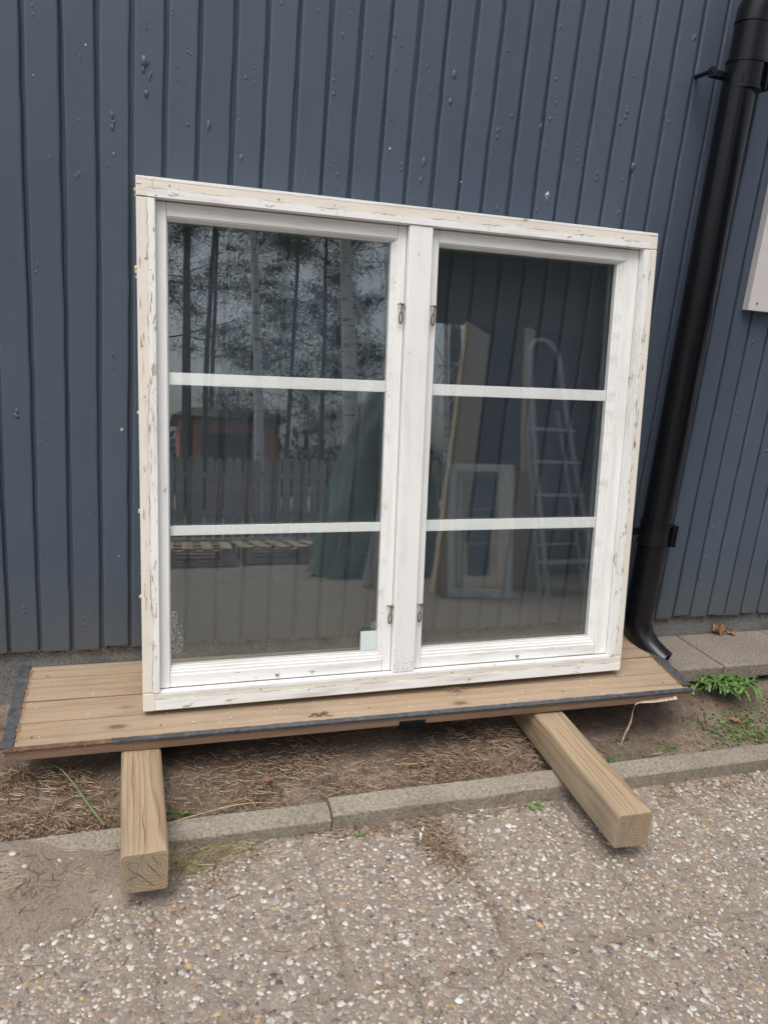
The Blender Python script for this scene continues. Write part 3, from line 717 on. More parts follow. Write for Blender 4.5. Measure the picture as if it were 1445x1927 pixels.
def ragged_face(mb, x0, x1, z0, z1, y, t, edge, jit=.0016, mi=0, n=90, seed=0):
    """a strip of top coat standing t proud of y; the side named in `edge` is torn"""
    rr = random.Random(seed); vs = []; vert = edge in 'LR'
    ph = [rr.uniform(0, 6) for _ in range(3)]
    for i in range(n+1):
        u = i/n; j = jit*(1.2*math.sin(u*9+ph[0])+.8*math.sin(u*23+ph[1])+rr.uniform(-1, 1)*.9+(rr.uniform(0, 3) if rr.random() < .08 else 0))
        if vert:
            a = x0+(j if edge == 'L' else 0); c = x1+(j if edge == 'R' else 0); z = z0+(z1-z0)*u
            row = [(a, y, z), (a, y-t, z), (c, y-t, z), (c, y, z)]
        else:
            a = z0+(j if edge == 'B' else 0); c = z1+(j if edge == 'T' else 0); x = x0+(x1-x0)*u
            row = [(x, y, c), (x, y-t, c), (x, y-t, a), (x, y, a)]
        vs += row
    fs = []
    for i in range(n):
        for j in range(4): fs.append((i*4+j, i*4+4+j, i*4+4+(j+1) % 4, i*4+(j+1) % 4))
    fs += [(0, 1, 2, 3), (n*4+3, n*4+2, n*4+1, n*4)]
    mb.add(vs, fs, mi)
    if t > .0012:   # dark bare line along the tear
        v2 = []
        for i in range(n+1):
            g = max(0, .0004+.0009*math.sin(i*.37+ph[0])+rr.uniform(-.0004, .0010)); a, b_, c, d_ = vs[i*4:i*4+4]
            if edge == 'L': q0, q1 = (a[0]-g, a[2]), (a[0]+.0004, a[2])
            elif edge == 'R': q0, q1 = (d_[0]-.0004, d_[2]), (d_[0]+g, d_[2])
            elif edge == 'T': q0, q1 = (a[0], a[2]+g), (a[0], a[2]-.0004)
            else: q0, q1 = (a[0], d_[2]+.0004), (a[0], d_[2]-g)
            v2 += [(q0[0], y-.0005, q0[1]), (q1[0], y-.0005, q1[1])]
        mb.add(v2, [(i*2, i*2+1, i*2+3, i*2+2) for i in range(n)], 1)

# members: jambs butt against head and sill
jw = .042; hh_ = .045; sh_ = .049
def member(name, x0, x1, z0, z1, mat, parent=win, y0=0.0, y1=FD, bev=.0025):
    mb = MB(); mb.box(x0, x1, y0, y1, z0, z1); return mb.build(name, mat, parent, bevel=bev)
head = member('head', 0, FW, FH-hh_, FH, M['cream_x'])
sill = member('sill', 0, FW, 0, sh_, M['cream_x'])
jl = member('jamb', 0, jw, sh_+.0008, FH-hh_-.0008, M['cream'])
jr = member('jamb', FW-jw, FW, sh_+.0008, FH-hh_-.0008, M['cream'])
b = MB(); ragged_face(b, .024, jw-.0004, sh_+.001, FH-hh_-.004, 0, .0016, 'L', .0016, seed=1); b.box(jw-.0004, jw+.0012, .0012, .021, sh_+.001, FH-hh_-.001)
b.build('white_face', [M['worn'], M['tear']], jl)
b = MB(); ragged_face(b, FW-jw+.0004, FW-.024, sh_+.001, FH-hh_-.004, 0, .0016, 'R', .0016, seed=2); b.box(FW-jw-.0012, FW-jw+.0004, .0012, .021, sh_+.001, FH-hh_-.001)
b.build('white_face', [M['worn'], M['tear']], jr)
b = MB(); ragged_face(b, .024, FW-.024, FH-hh_+.0004, FH-.028, 0, .0016, 'T', .0014, n=160, seed=3); b.box(.043, FW-.043, .0012, .021, FH-hh_-.0012, FH-hh_+.0004)
ragged_face(b, .006, FW-.002, FH-.007, FH-.0012, 0, .0006, 'B', .0006, n=160, seed=9)
b.build('white_face', [M['worn_x'], M['tear']], head)
b = MB(); ragged_face(b, .030, FW-.003, .003, .028, 0, .0014, 'T', .0012, n=160, seed=4)
ragged_face(b, jw+.002, FW-jw-.002, sh_-.008, sh_-.0004, 0, .0008, 'B', .0008, n=160, seed=11); b.box(jw+.001, FW-jw-.001, .0012, .021, sh_-.0004, sh_+.0012)
b.build('white_face', [M['worn_x'], M['tear']], sill)
# flakes of bare wood and long paint cracks on the left jamb
b = MB()
for k in range(46):
    z = random.uniform(.05, 1.2); x = random.choice([.010, .022, .026, .036]) + random.uniform(-.004, .004)
    w = random.uniform(.0006, .0022); l = random.uniform(.004, .03)
    vs = [(x+w*random.uniform(.4, 1)*sx, -.0022, z+l*sz) for sx, sz in ((-1, 0), (-.8, .5), (0, 1), (.9, .55), (1, .1), (.1, -.2))]
    b.add(vs, [(0, 5, 4, 3, 2, 1)])
b.build('bare_flakes', simple('bare_wood_flake', (.47, .32, .20), .85, .4, 90), jl)
for jm, x0_, n_ in ((jr, FW-.022, 60),):
    b = MB()
    for k in range(n_):
        z = random.uniform(.06, 1.2)**1.0; x = x0_+random.uniform(-.006, .006); w = random.uniform(.0004, .0016); l = random.uniform(.002, .022)
        vs = [(x+w*sx*random.uniform(.5, 1.2), -.0022, z+l*sz) for sx, sz in ((-1, 0), (-.8, .5), (0, 1), (.9, .55), (1, .1), (.1, -.2))]
        b.add(vs, [(0, 5, 4, 3, 2, 1)])
    b.build('bare_flakes', simple('grey_bare_wood', (.24, .20, .16), .85, .4, 90), jm)
# nail holes and joint lines
b = MB()
for (x, z) in ((.075, 1.287), (.095, 1.281), (.045, 1.262), (.33, 1.283), (.47, 1.284), (.60, 1.277), (.80, 1.286), (.98, 1.284), (1.16, 1.287), (1.30, 1.280)):
    b.tube([(x, -.0019, z), (x, -.0008, z)], random.uniform(.0010, .0019), 8)
b.build('nail_holes', M['crack'], head)
b = MB()
for (x, z) in ((.011, .92), (.013, .80), (.030, .74), (.012, .62), (.030, .50), (.012, .30), (.020, 1.12)): b.tube([(x, -.0012, z), (x, -.0002, z)], random.uniform(.0010, .0018), 8)
b.build('nail_holes', M['crack'], jl)
b = MB()
for (x, z) in ((.30, .036), (.43, .024), (.62, .040), (.85, .038), (1.18, .035), (1.28, .038)): b.tube([(x, -.0019, z), (x, -.0008, z)], random.uniform(.0010, .0019), 8)
b.build('nail_holes', M['crack'], sill)
b = MB(); b.box(.0365, .0371, -.0004, .002, FH-hh_+.02, FH-.002); b.box(.002, .024, -.0003, .002, FH-hh_-.0009, FH-hh_+.0003); b.box(.0295, .0302, -.0004, .002, .001, sh_); b.box(.001, .013, -.0004, .001, FH-.020, FH-.0188); b.box(FW-.028, FW-.004, -.0004, .001, FH-.009, FH-.008)
b.build('joint_lines', M['crack'], head)
# blobs of old foam sealing on the left outer edge
b = MB(); rr = random.Random(3)
for z in [1.275, 1.262, 1.10, 1.09, 1.078, .76, .52, .515, .30]:
    bm = bmesh.new(); bmesh.ops.create_icosphere(bm, subdivisions=2, radius=1)
    s = rr.uniform(.0025, .005)
    vs = [(-.001+v.co.x*s*rr.uniform(.3, 1.3), .02+v.co.y*s*1.6, z+v.co.z*s*rr.uniform(1.0, 1.5)) for v in bm.verts]
    b.add(vs, [[v.index for v in f.verts] for f in bm.faces], 0, False); bm.free()
b.build('foam_residue', M['foam'], jl)
# mullion
MX0, MX1 = .6695, .7345
mul = member('mullion', MX0, MX1, sh_+.0016, FH-hh_-.0012, M['white'], y0=.0015, y1=.085, bev=.003)
b = MB()
for (x, z, w, h) in ((.678, .935, .0035, .0013), (.6885, .9335, .0016, .0010), (.700, 1.2405, .0016, .0016)): b.box(x, x+w, .0008, .0022, z, z+h)
for k in range(80):
    x = random.uniform(MX0+.003, MX1-.003); z = sh_+.004+abs(random.gauss(0, .045)); w = random.uniform(.0003, .0011); h = random.uniform(.0006, .0045); b.box(x, x+w, .0008+k*.000003, .0022, z, z+h)
b.build('scuffs', simple('scuff_grey', (.25, .23, .20), .9), mul)

# sashes
def bead_frame(mb, xo0, xo1, zo0, zo1, xi0, xi1, zi0, zi1, y0, y1, steps=3):
    """stepped glazing rebate from the outer opening to the glass"""
    for k in range(steps):
        f0, f1 = k/steps, (k+1)/steps; yy = y0+(y1-y0)*(k+.35)/steps
        a0, a1 = xo0+(xi0-xo0)*f0, xo0+(xi0-xo0)*f1; b0, b1 = xo1+(xi1-xo1)*f0, xo1+(xi1-xo1)*f1
        c0, c1 = zo0+(zi0-zo0)*f0, zo0+(zi0-zo0)*f1; d0_, d1 = zo1+(zi1-zo1)*f0, zo1+(zi1-zo1)*f1
        if a1-a0 > .0004: mb.box(a0, a1, yy, .05, c0, d0_)
        if b0-b1 > .0004: mb.box(b1, b0, yy, .05, c0, d0_)
        mb.box(a1, b1, yy, .05, c0, c1); mb.box(a1, b1, yy, .05, d1, d0_)
def sash(x0, x1, sl, sr, gx0, gx1, label, muntins):
    z0, z1 = sh_+.003, FH-hh_-.003; s = bpy.data.objects.new('sash', None); COL.objects.link(s); s.parent = win; s['label'] = label
    Y = .021; rb, rt = .086, 1.2235
    mb = MB(); mb.box(x0, sl, Y, .062, z0, z1); mb.build('stile', M['white'], s, bevel=.0015)
    mb = MB(); mb.box(sr, x1, Y, .062, z0, z1); mb.build('stile', M['white'], s, bevel=.0015)
    mb = MB(); mb.box(sl+.0006, sr-.0006, Y+.0008, .062, z0, rb); mb.build('rail', M['worn_x'], s, bevel=.0022)
    mb = MB(); mb.box(sl+.0006, sr-.0006, Y+.0008, .062, rt, z1); mb.build('rail', M['white_x'], s, bevel=.0015)
    mb = MB(); bead_frame(mb, sl, sr, rb, rt, gx0, gx1, .108, 1.2150, Y+.002, .035); mb.build('glazing_bead', M['white_x'], s, bevel=.0008)
    mb = MB(); e = .004
    for (a, b2, c, d) in ((gx0-e, gx0+.0012, .106, 1.216), (gx1-.0012, gx1+e, .106, 1.216)): mb.box(a, b2, .0352, .0372, c, d)
    mb.box(gx0+.0013, gx1-.0013, .0352, .0372, .104, .1092); mb.build('putty_line', M['seal'], s)
    for (mz0, mz1) in muntins:
        mb = MB(); mb.box(gx0-.004, gx1+.004, .0415, .0500, mz0, mz1); mb.build('glazing_bar', M['bar'], s, bevel=.001)
    mb = MB(); mb.box(gx0-.005, gx1+.005, .0375, .0405, .102, 1.2200); mb.box(gx0-.005, gx1+.005, .0535, .0565, .102, 1.2200)
    mb.build('pane', M['glass'], s)
    return s
s1 = sash(.0435, .6680, .0680, .6450, .0710, .6310, 'left sash with two glazing bars and a blank sticker', ((.830, .860), (.450, .4745)))
s2 = sash(.7360, 1.3730, .7590, 1.3340, .7625, 1.3110, 'right sash with two glazing bars', ((.826, .857), (.447, .478)))
# blank pale sticker on the inner side of the pane, remains of an older one at the left
b = MB(); b.box(.583, .6305, .0366, .0372, .1100, .1665); b.build('sticker', simple('pale_blue_sticker', (.60, .70, .70), .5, .03, 20, .02), s1)
b = MB(); rr = random.Random(11)
for k in range(330):
    x = .074+rr.random()**1.6*.030; z = .135+rr.random()*.115; w = rr.uniform(.0006, .0022)
    if x > .076+(.026 if z < .215 else .012): continue
    b.box(x, x+w, .0369+k*.0000015, .0374, z, z+rr.uniform(.0006, .003))
for k in range(60):
    x = rr.uniform(.612, .630); z = rr.uniform(.170, .195); b.box(x, x+rr.uniform(.0005, .0015), .0369+k*.0000015, .0374, z, z+rr.uniform(.0005, .002))
b.build('torn_sticker', simple('grey_glue_rest', (.40, .43, .40), .8), s1)
# hook latches
def latch(x, z, par, side, seed):
    rr = random.Random(seed); lt = bpy.data.objects.new('latch', None); COL.objects.link(lt); lt.parent = par; lt.location = (x, .020, z); lt.scale = (1.3, 1.2, 1.25)
    mb = MB(); mb.tube([(-.004, -.001, .004), (-.004, -.008, .004), (-.001, -.011, .004), (.004, -.010, .003), (.006, -.004, .002), (.006, .001, .002)], .0013, 8)
    mb.tube([(.006, 0, .003), (-.002, -.011, .005)], .0018, 8); mb.tube([(.002, -.008, .0055), (.002, -.008, .0008)], .0034, 10)
    mb.build('eye', M['rusty'], lt)
    mb = MB(); n = 22; pts = []
    for i in range(n):
        a = 2*math.pi*i/(n-1); pts.append((.0032*math.sin(a)*side+(.0012*side if side < 0 else 0), -.009-.001*math.cos(a), -.024+.012*math.cos(a)))
    mb.tube(pts, .0016, 7); mb.tube([(.0, -.0095, -.012), (.001, -.010, -.004), (.001, -.010, .002)], .0013, 7)
    if side > 0: mb.tube([(.007, -.006, .004), (.009, -.006, -.004), (.012, -.004, -.014)], .0007, 6)
    mb.build('hook', M['rusty'], lt)
for (x, z, p, sd_) in ((.6565, 1.054, s1, 1), (.6585, .238, s1, 2)): latch(x, z, p, 1, sd_)
for (x, z, sd_) in ((.7480, 1.054, 3), (.7480, .238, 4)): latch(x, z, s2, -1, sd_)
for (x, s) in ((.347, s1), (1.066, s2)):
    b = MB(); b.tube([(x-.004, .023, .066), (x-.003, .017, .066), (x+.004, .017, .0665), (x+.005, .022, .0665)], .0014, 7); b.tube([(x, .022, .064), (x, .015, .064)], .0022, 8); b.build('lift_pin', M['rusty'], s)

# ------------------------------------------------------------------ litter: pine needles
def needles(name, spots, label):
    """spots: (n, cx, cy, sx, sy, z function, lift)"""
    Vs = []; Cs = []
    for (n, cx, cy, sx, sy, zf, lift) in spots:
        n = int(n*.48)
        x = cx+RNG.normal(0, 1, n)*sx; y = cy+RNG.normal(0, 1, n)*sy; z = zf(x, y)+RNG.uniform(.0005, lift, n)
        a = RNG.uniform(0, 2*math.pi, n); l = RNG.uniform(.014, .045, n); bend = RNG.normal(0, .25, n); tilt = RNG.normal(0, .10, n)*min(1, lift/.012)
        w = RNG.uniform(.0005, .0010, n)
        pts = []
        for k in range(3):
            ang = a+bend*(k-1); off = (k-1)*l/2
            pts.append(np.stack([x+np.cos(ang)*off, y+np.sin(ang)*off, z+off*tilt], 1))
        px, py = -np.sin(a), np.cos(a); side = np.stack([px*w, py*w, np.zeros(n)], 1); upv = np.stack([np.zeros(n), np.zeros(n), w*1.4], 1)
        rows = []
        for p in pts: rows += [p-side, p+upv, p+side]
        Vs.append(np.stack(rows, 1))
        c = np.array([(.22, .14, .09), (.30, .215, .15), (.12, .075, .05), (.42, .33, .24)])[RNG.integers(0, 4, n)]*RNG.uniform(.8, 1.15, (n, 1)); Cs.append(np.repeat(c[:, None], 9, 1))
    V = np.concatenate(Vs); C = np.concatenate(Cs); N = len(V)
    f = np.array([(0, 1, 4, 3), (1, 2, 5, 4), (2, 0, 3, 5), (3, 4, 7, 6), (4, 5, 8, 7), (5, 3, 6, 8)])
    F = (f[None]+(np.arange(N)*9)[:, None, None]).reshape(-1, 4)
    t = NT('pine_needle', .8, .2); t.color(t.attr('tone', 'Color'))
    return tag(np_mesh(name, V.reshape(-1, 3), F, t.m, smooth=False, col=C.reshape(-1, 3)), label, 'pine needles', kind='stuff')
def top_z(x, y): return np.maximum(pav_z(x, y), sand_z(x, y))
sp = [(900, -.02, -.42, .12, .035, soil_z, .020), (900, .12, -.44, .07, .03, soil_z, .02), (800, .48, -.33, .12, .05, soil_z, .015), (1000, .72, -.34, .22, .05, soil_z, .015), (1500, 1.10, -.42, .10, .04, soil_z, .018), (500, 1.30, -.32, .2, .08, soil_z, .015), (500, 1.9, -.35, .3, .08, soil_z, .008), (1500, .5, -.1, .9, .08, soil_z, .01)]
for i in range(44): sp.append((RNG.integers(60, 220), RNG.uniform(-.2, 1.5), RNG.uniform(-.46, -.25), RNG.uniform(.02, .05), RNG.uniform(.012, .03), soil_z, .022))
needles('pine_needles', sp, 'brown fallen pine needles matted on the soil under the platform')
sp2 = [(650, .935, -.62, .028, .035, top_z, .012), (260, .955, -.70, .03, .03, top_z, .008), (260, .80, -.565, .07, .018, top_z, .006), (260, .42, -.585, .06, .020, top_z, .008), (160, .38, -.64, .05, .04, top_z, .003), (200, .0, -.60, .10, .04, top_z, .002), (170, 1.1, -.56, .12, .012, top_z, .005), (230, 1.80, -.575, .12, .015, top_z, .005), (350, 1.9, -.62, .4, .05, top_z, .003), (120, .98, -.85, .015, .1, top_z, .002), (120, .8, -1.0, .35, .006, top_z, .002), (350, .9, -.9, .6, .2, top_z, .002), (60, .1, -.8, .1, .08, top_z, .003)]
needles('pine_needles', sp2, 'scattered brown pine needles on the gravel paving and along the kerb')

# small sheaves of needles caught on the window sill and the beam
def sheaf(center, n, spread, label, lmax=.04):
    mb = MB()
    for k in range(n):
        a = random.uniform(0, 6.3); l = random.uniform(.012, lmax); c = Vector(center)+Vector((random.gauss(0, spread), random.gauss(0, spread*.35), random.uniform(0, .003)))
        d = Vector((math.cos(a), math.sin(a)*.5, random.uniform(-.15, .3)))*l/2
        mb.tube([c-d, c+Vector((0, 0, .002)), c+d], .0006, 3)
    return tag(mb.build('needle_litter', simple('needle_brown', (.20, .12, .07), .9)), label, 'pine needles')
sheaf((1.122, -.278, -.058), 26, .012, 'tuft of dry needles caught under the window sill')
sheaf((1.375, -.745, -.1265), 14, .012, 'few dry needles lying near the end of the right beam')

# ------------------------------------------------------------------ plants
M['leaf'] = simple('dandelion_leaf', (.085, .17, .035), .5, .35, 30, .3)
M['leaf2'] = simple('clover_leaf', (.10, .19, .045), .55, .3, 60, .2)
M['grassm'] = simple('grass_blade', (.13, .17, .06), .6, .4, 30, .1)
M['straw'] = simple('straw', (.50, .40, .24), .8, .2, 60, .1)
def dandelion(cx, cy, cz, n=30, lmin=.06, lmax=.115):
    t = empty('dandelion', 'bright green leafy dandelion clump below the concrete slab', 'plant', (cx, cy, cz)); rr = random.Random(4)
    for k in range(n):
        a = rr.uniform(0, 6.28); l = rr.uniform(lmin, lmax); lift = rr.uniform(.15, 1.0); w0 = rr.uniform(.0035, .0065)
        d = Vector((math.cos(a), math.sin(a), 0)); s_ = Vector((-d.y, d.x, 0)); N = 18; vs = []
        bx, by = rr.gauss(0, .060), rr.gauss(0, .022)
        for i in range(N+1):
            u = i/N; p = Vector((bx, by, 0))+d*l*u*(1-.15*lift)+Vector((0, 0, l*(lift*u-(.5+lift*.55)*u*u)+.006))
            w = w0*(.12+min(1, u*1.7)*math.sin(min(1, u*1.05)*math.pi*.92)**.6*(.45+.55*(1 if i % 3 else 0)))
            if i == N: w = .0004
            cz_ = Vector((0, 0, w*.35))
            vs += [p-s_*w+cz_, p, p+s_*w+cz_]
        vs2 = [v-Vector((0, 0, .0004)) for v in vs]
        m_ = MB(); fs = [(i*3+j, i*3+j+1, i*3+j+4, i*3+j+3) for i in range(N) for j in range(2)]
        m_.add(vs, fs, 0, True); m_.build('leaf', M['leaf'], t)
dandelion(2.10, -.272, -.122, 190, .020, .075)
def tuft(cx, cy, zf, n, spread, lmax, name, label, cat, mat, wid=.0012, flat=.4, round_=False, seed=1, group=None, kindstuff=False):
    rr = random.Random(seed); mb = MB()
    for k in range(n):
        x = cx+rr.gauss(0, spread); y = cy+rr.gauss(0, spread*.55); z = float(zf(np.array([x]), np.array([y]))[0])
        a = rr.uniform(0, 6.28); l = rr.uniform(.35, 1)*lmax
        d = Vector((math.cos(a), math.sin(a), 0)); s_ = Vector((-d.y, d.x, 0))
        zc = float(zf(np.array([cx]), np.array([cy]))[0])
        c0 = Vector((cx, cy, zc-.001)); c1 = Vector((x, y, z+(.004 if round_ else .0))); dd = (c1-c0); sd_ = Vector((-dd.y, dd.x, 0)); sd_ = sd_.normalized()*.0004 if sd_.length > 1e-6 else Vector((.0004, 0, 0))
        if not kindstuff: mb.add([c0-sd_, c0+sd_, c1+sd_, c1-sd_], [(0, 1, 2, 3)], 0)
        if round_:
            c = Vector((x, y, z+rr.uniform(.001, .010))); r_ = l
            mb.add([c+d*r_*math.cos(q)*1.0+s_*r_*.8*math.sin(q)+Vector((0, 0, r_*.3*math.cos(q))) for q in [i*math.pi/4 for i in range(8)]]+[c+Vector((0, 0, -.001))], [(i, (i+1) % 8, 8) for i in range(8)], 0, True)
        else:
            vs = []
            for i in range(5):
                u = i/4; p = Vector((x, y, z))+d*l*u*flat*(1+u)+Vector((0, 0, l*u*(1-.55*u*flat*1.6))); w = wid*(1-u*.9)
                vs += [p-s_*w, p+s_*w]
            mb.add(vs, [(i*2, i*2+1, i*2+3, i*2+2) for i in range(4)], 0, True)
    return tag(mb.build(name, mat), label, cat, group)
M['drygrass'] = simple('dry_grass', (.27, .27, .12), .8, .4, 20)
tuft(.45, -.565, top_z, 150, .035, .035, 'grass_tuft', 'dry yellowish grass tuft on the sand in front of the kerb', 'grass tuft', M['drygrass'], .0007, .8, seed=2)
tuft(.345, -.60, top_z, 160, .025, .032, 'grass_tuft', 'dull green grass tuft right against the left beam end', 'grass tuft', M['drygrass'], .0008, .7, seed=3)
tuft(.325, -.445, soil_z, 60, .014, .007, 'weed', 'small green weed between the left beam and the kerb', 'weed', M['leaf2'], round_=True, seed=4)
tuft(.325, -.45, soil_z, 40, .012, .04, 'grass_tuft', 'thin green grass growing behind the kerb beside the left beam', 'grass tuft', M['grassm'], .0010, .3, seed=5)
for (x, y, n, s_, l, lab, sd_) in ((1.585, -.425, 26, .013, .008, 'small green weed left of the hanging dry strip', 6), (1.69, -.335, 16, .012, .007, 'tiny weed under the platform corner', 7), (1.82, -.40, 22, .02, .006, 'sparse weed seedlings right of the hanging dry strip', 8), (.78, -.44, 7, .01, .007, 'single green seedling in the needles behind the kerb', 9),
                              (1.25, -.565, 14, .018, .008, 'flat green weed on the paving beside the right beam', 10), (.757, -.583, 8, .006, .007, 'small sprout on the paving in front of the kerb joint', 12)):
    tuft(x, y, soil_z if y > -.5 else top_z, n, s_, l, 'weed', lab, 'weed', M['leaf2'], round_=True, seed=sd_)
o = tuft(2.10, -.40, soil_z, 420, .085, .0065, 'ground_cover', 'low green ground cover weeds along the kerb at the right', 'ground cover', M['leaf2'], round_=True, seed=13, kindstuff=True); o['kind'] = 'stuff'
o = tuft(2.12, -.40, soil_z, 420, .09, .032, 'grass', 'short green grass along the kerb at the right', 'grass', M['grassm'], .0009, .5, seed=14, kindstuff=True); o['kind'] = 'stuff'
tuft(2.02, -.22, soil_z, 60, .04, .006, 'weed', 'fine weeds just under the right platform corner', 'weed', M['leaf2'], round_=True, seed=15)

def stalk(pts, r, name, mat, label, cat, flat=1.0, n=6):
    mb = MB(); P = [Vector(p) for p in pts]; m_ = 16
    q_ = [cr(P, i/m_) for i in range(m_+1)]; mb.tube(q_, [r*(1-.75*(i/m_)) for i in range(m_+1)], n, flat=flat)
    return tag(mb.build(name, mat), label, cat)
stalk([(.170, -.462, -.232), (.135, -.42, -.205), (.095, -.355, -.180), (.055, -.300, -.168), (.010, -.285, -.170)], .0042, 'couch_grass', M['grassm'], 'long bent green blade of grass left of the left beam', 'grass', .25)
stalk([(.312, -.492, -.226), (.40, -.475, -.222), (.47, -.462, -.220)], .0016, 'straw', M['straw'], 'pale dry straw rising away from the left beam', 'straw')
stalk([(.43, -.468, -.221), (.50, -.468, -.216), (.565, -.474, -.219)], .0014, 'straw', M['straw'], 'short pale straw lying flat, right end of the straw pair', 'straw')
stalk([(.727, -.620, -.268), (.745, -.590, -.262), (.763, -.560, -.256)], .0013, 'straw', M['straw'], 'pale stalk on the paving in front of the kerb joint', 'straw')
def curled(x, y, z, s, mat, label, seed, name='dry_leaf', cat='leaf', up=.35):
    rr = random.Random(seed); mb = MB(); n = 14; ring = []
    for k in range(n):
        a = 2*math.pi*k/n; r_ = s*(.55+.45*abs(math.sin(a*2.5+seed)))*rr.uniform(.8, 1.1)
        ring.append((x+r_*math.cos(a), y+r_*.7*math.sin(a), z+s*up*math.cos(a*2+seed)**2+rr.uniform(0, s*.12)))
    vs = ring+[(x, y, z)]+[(x+(p[0]-x)*.5, y+(p[1]-y)*.5, z+(p[2]-z)*.3+s*.05) for p in ring]
    fs = [(k, (k+1) % n, n+1+(k+1) % n, n+1+k) for k in range(n)]+[(n+1+k, n+1+(k+1) % n, n) for k in range(n)]
    mb.add(vs, fs, 0, True); o = mb.build(name, mat); so_ = o.modifiers.new('thick', 'SOLIDIFY'); so_.thickness = .0006
    return tag(o, label, cat)
M['oak'] = simple('withered_leaf', (.24, .12, .06), .8, .4, 60); M['orange'] = simple('orange_leaf', (.38, .16, .07), .8, .3, 60); M['yellow'] = simple('yellow_leaf', (.55, .36, .05), .8, .2, 60)
curled(2.295, -.006, -.072, .031, M['oak'], 'large curled brown leaf on the slab against the wall', 2, up=1.2)
curled(2.35, -.012, -.074, .022, M['oak'], 'smaller brown leaf just right of the large curled leaf', 5)
curled(2.085, -.362, -.205, .018, M['orange'], 'orange leaf on the soil below the dandelion', 3)
curled(1.643, -.654, -.270, .010, M['orange'], 'small orange leaf fragment on the paving by the right beam', 6)
curled(.965, -1.052, -.272, .008, M['yellow'], 'small yellow leaf fragment on the paving', 4)
curled(.83, -.375, -.220, .016, M['oak'], 'dry brown leaf in the needles under the platform', 8)
curled(.565, -.385, -.215, .018, M['oak'], 'withered pale brown leaf behind the kerb', 9)
b = MB(); pl = [Vector((.900, -.628, -.262)), Vector((.912, -.603, -.258)), Vector((.926, -.585, -.257))]
vs = []
for i in range(9):
    p = cr(pl, i/8); w = .0035*math.sin(math.pi*(i+.4)/8.8)+.0004; vs += [p+Vector((-w, w*.4, 0)), p+Vector((w, -w*.4, .0005)), p+Vector((w, -w*.4, -.0006)), p+Vector((-w, w*.4, -.0008))]
b.add(vs, [(i*4+j, i*4+4+j, i*4+4+(j+1) % 4, i*4+(j+1) % 4) for i in range(8) for j in range(4)], 0, True)
tag(b.build('plastic_scrap', simple('pale_plastic', (.62, .72, .76), .4, .1)), 'small pale blue plastic scrap on the needle clump', 'plastic scrap')
b = MB(); bm = bmesh.new(); bmesh.ops.create_icosphere(bm, subdivisions=2, radius=1)
b.add([(.505+v.co.x*.006, -.632+v.co.y*.009, -.270+v.co.z*.004*(1+.3*math.sin(v.co.x*4))) for v in bm.verts], [[v.index for v in f.verts] for f in bm.faces], 0, True); bm.free()
tag(b.build('shell_fragment', simple('white_shell', (.75, .74, .70), .6)), 'small bright white shell fragment on the sand before the kerb', 'shell')
# bits of debris on the deck
def deckpt(x, y, z=.0): return Md @ Vector((x, y, z))
b = MB()
for k in range(26):
    p = deckpt(random.gauss(1.60, .02), random.gauss(.115, .01), .0008); a = random.uniform(0, 6.3); l = random.uniform(.005, .016)
    b.tube([p, p+dX*math.cos(a)*l+dY*math.sin(a)*l*.7], .0005, 3)
tag(b.build('bird_dropping', simple('chalky_white', (.62, .58, .52), .9)), 'chalky white scratch marks near the right end of the platform', 'droppings')
b = MB()
for k in range(10):
    p = deckpt(random.gauss(.76, .018), random.gauss(.036, .004), .003); a = random.uniform(-.5, .5); l = random.uniform(.008, .022)
    b.tube([p, p+dX*math.cos(a)*l+dY*math.sin(a)*l+dZ*.001], random.uniform(.0008, .0018), 4)
tag(b.build('twig', simple('dark_twig', (.13, .09, .06), .9)), 'small dark twig pile on the front of the platform', 'twig')

# ------------------------------------------------------------------ THE YARD OPPOSITE (seen only as reflections in the panes)
M['bark'] = simple('pine_bark', (.11, .075, .055), .95, .5, 6, .8)
def mat_birch():
    t = NT('birch_bark', .7, .3); v = t.vec((2, 2, 9)); n = t.noise(2.2, 4, .6, v)
    t.color(t.ramp(n, [(.34, (.10, .09, .08)), (.40, (.60, .59, .56)), (.7, (.78, .77, .74))])); return t.m
M['birch'] = mat_birch()
def mat_foliage(name, a, b_):
    t = NT(name, .7, .2); t.color(t.ramp(t.noise(1.2, 3), [(.3, a), (.7, b_)])); return t.m
M['pinef'] = mat_foliage('pine_foliage', (.030, .045, .022), (.06, .085, .04)); M['twigm'] = simple('bare_twigs', (.12, .09, .075), .9)
def leaf_cloud(centers, radii, n, size, seed, drop=0.0, squash=.7, elong=3.0, soft=.45):
    rg = np.random.default_rng(seed); centers = np.array(centers); radii = np.array(radii)
    p = radii**2; ci = rg.choice(len(centers), n, p=p/p.sum()); d = rg.normal(0, 1, (n, 3)); d /= np.linalg.norm(d, axis=1)[:, None]
    r = radii[ci]*rg.random(n)**soft; P = centers[ci]+d*r[:, None]*np.array([1, 1, squash])
    a = rg.normal(0, 1, (n, 3)); a /= np.linalg.norm(a, axis=1)[:, None]; b_ = np.cross(a, rg.normal(0, 1, (n, 3))); b_ /= np.linalg.norm(b_, axis=1)[:, None]
    s = size*rg.uniform(.5, 1.3, n)[:, None]
    V = np.stack([P-a*s, P+b_*s/elong, P+a*s, P-b_*s/elong], 1).reshape(-1, 3)
    F = np.arange(n*4).reshape(n, 4); return V, F
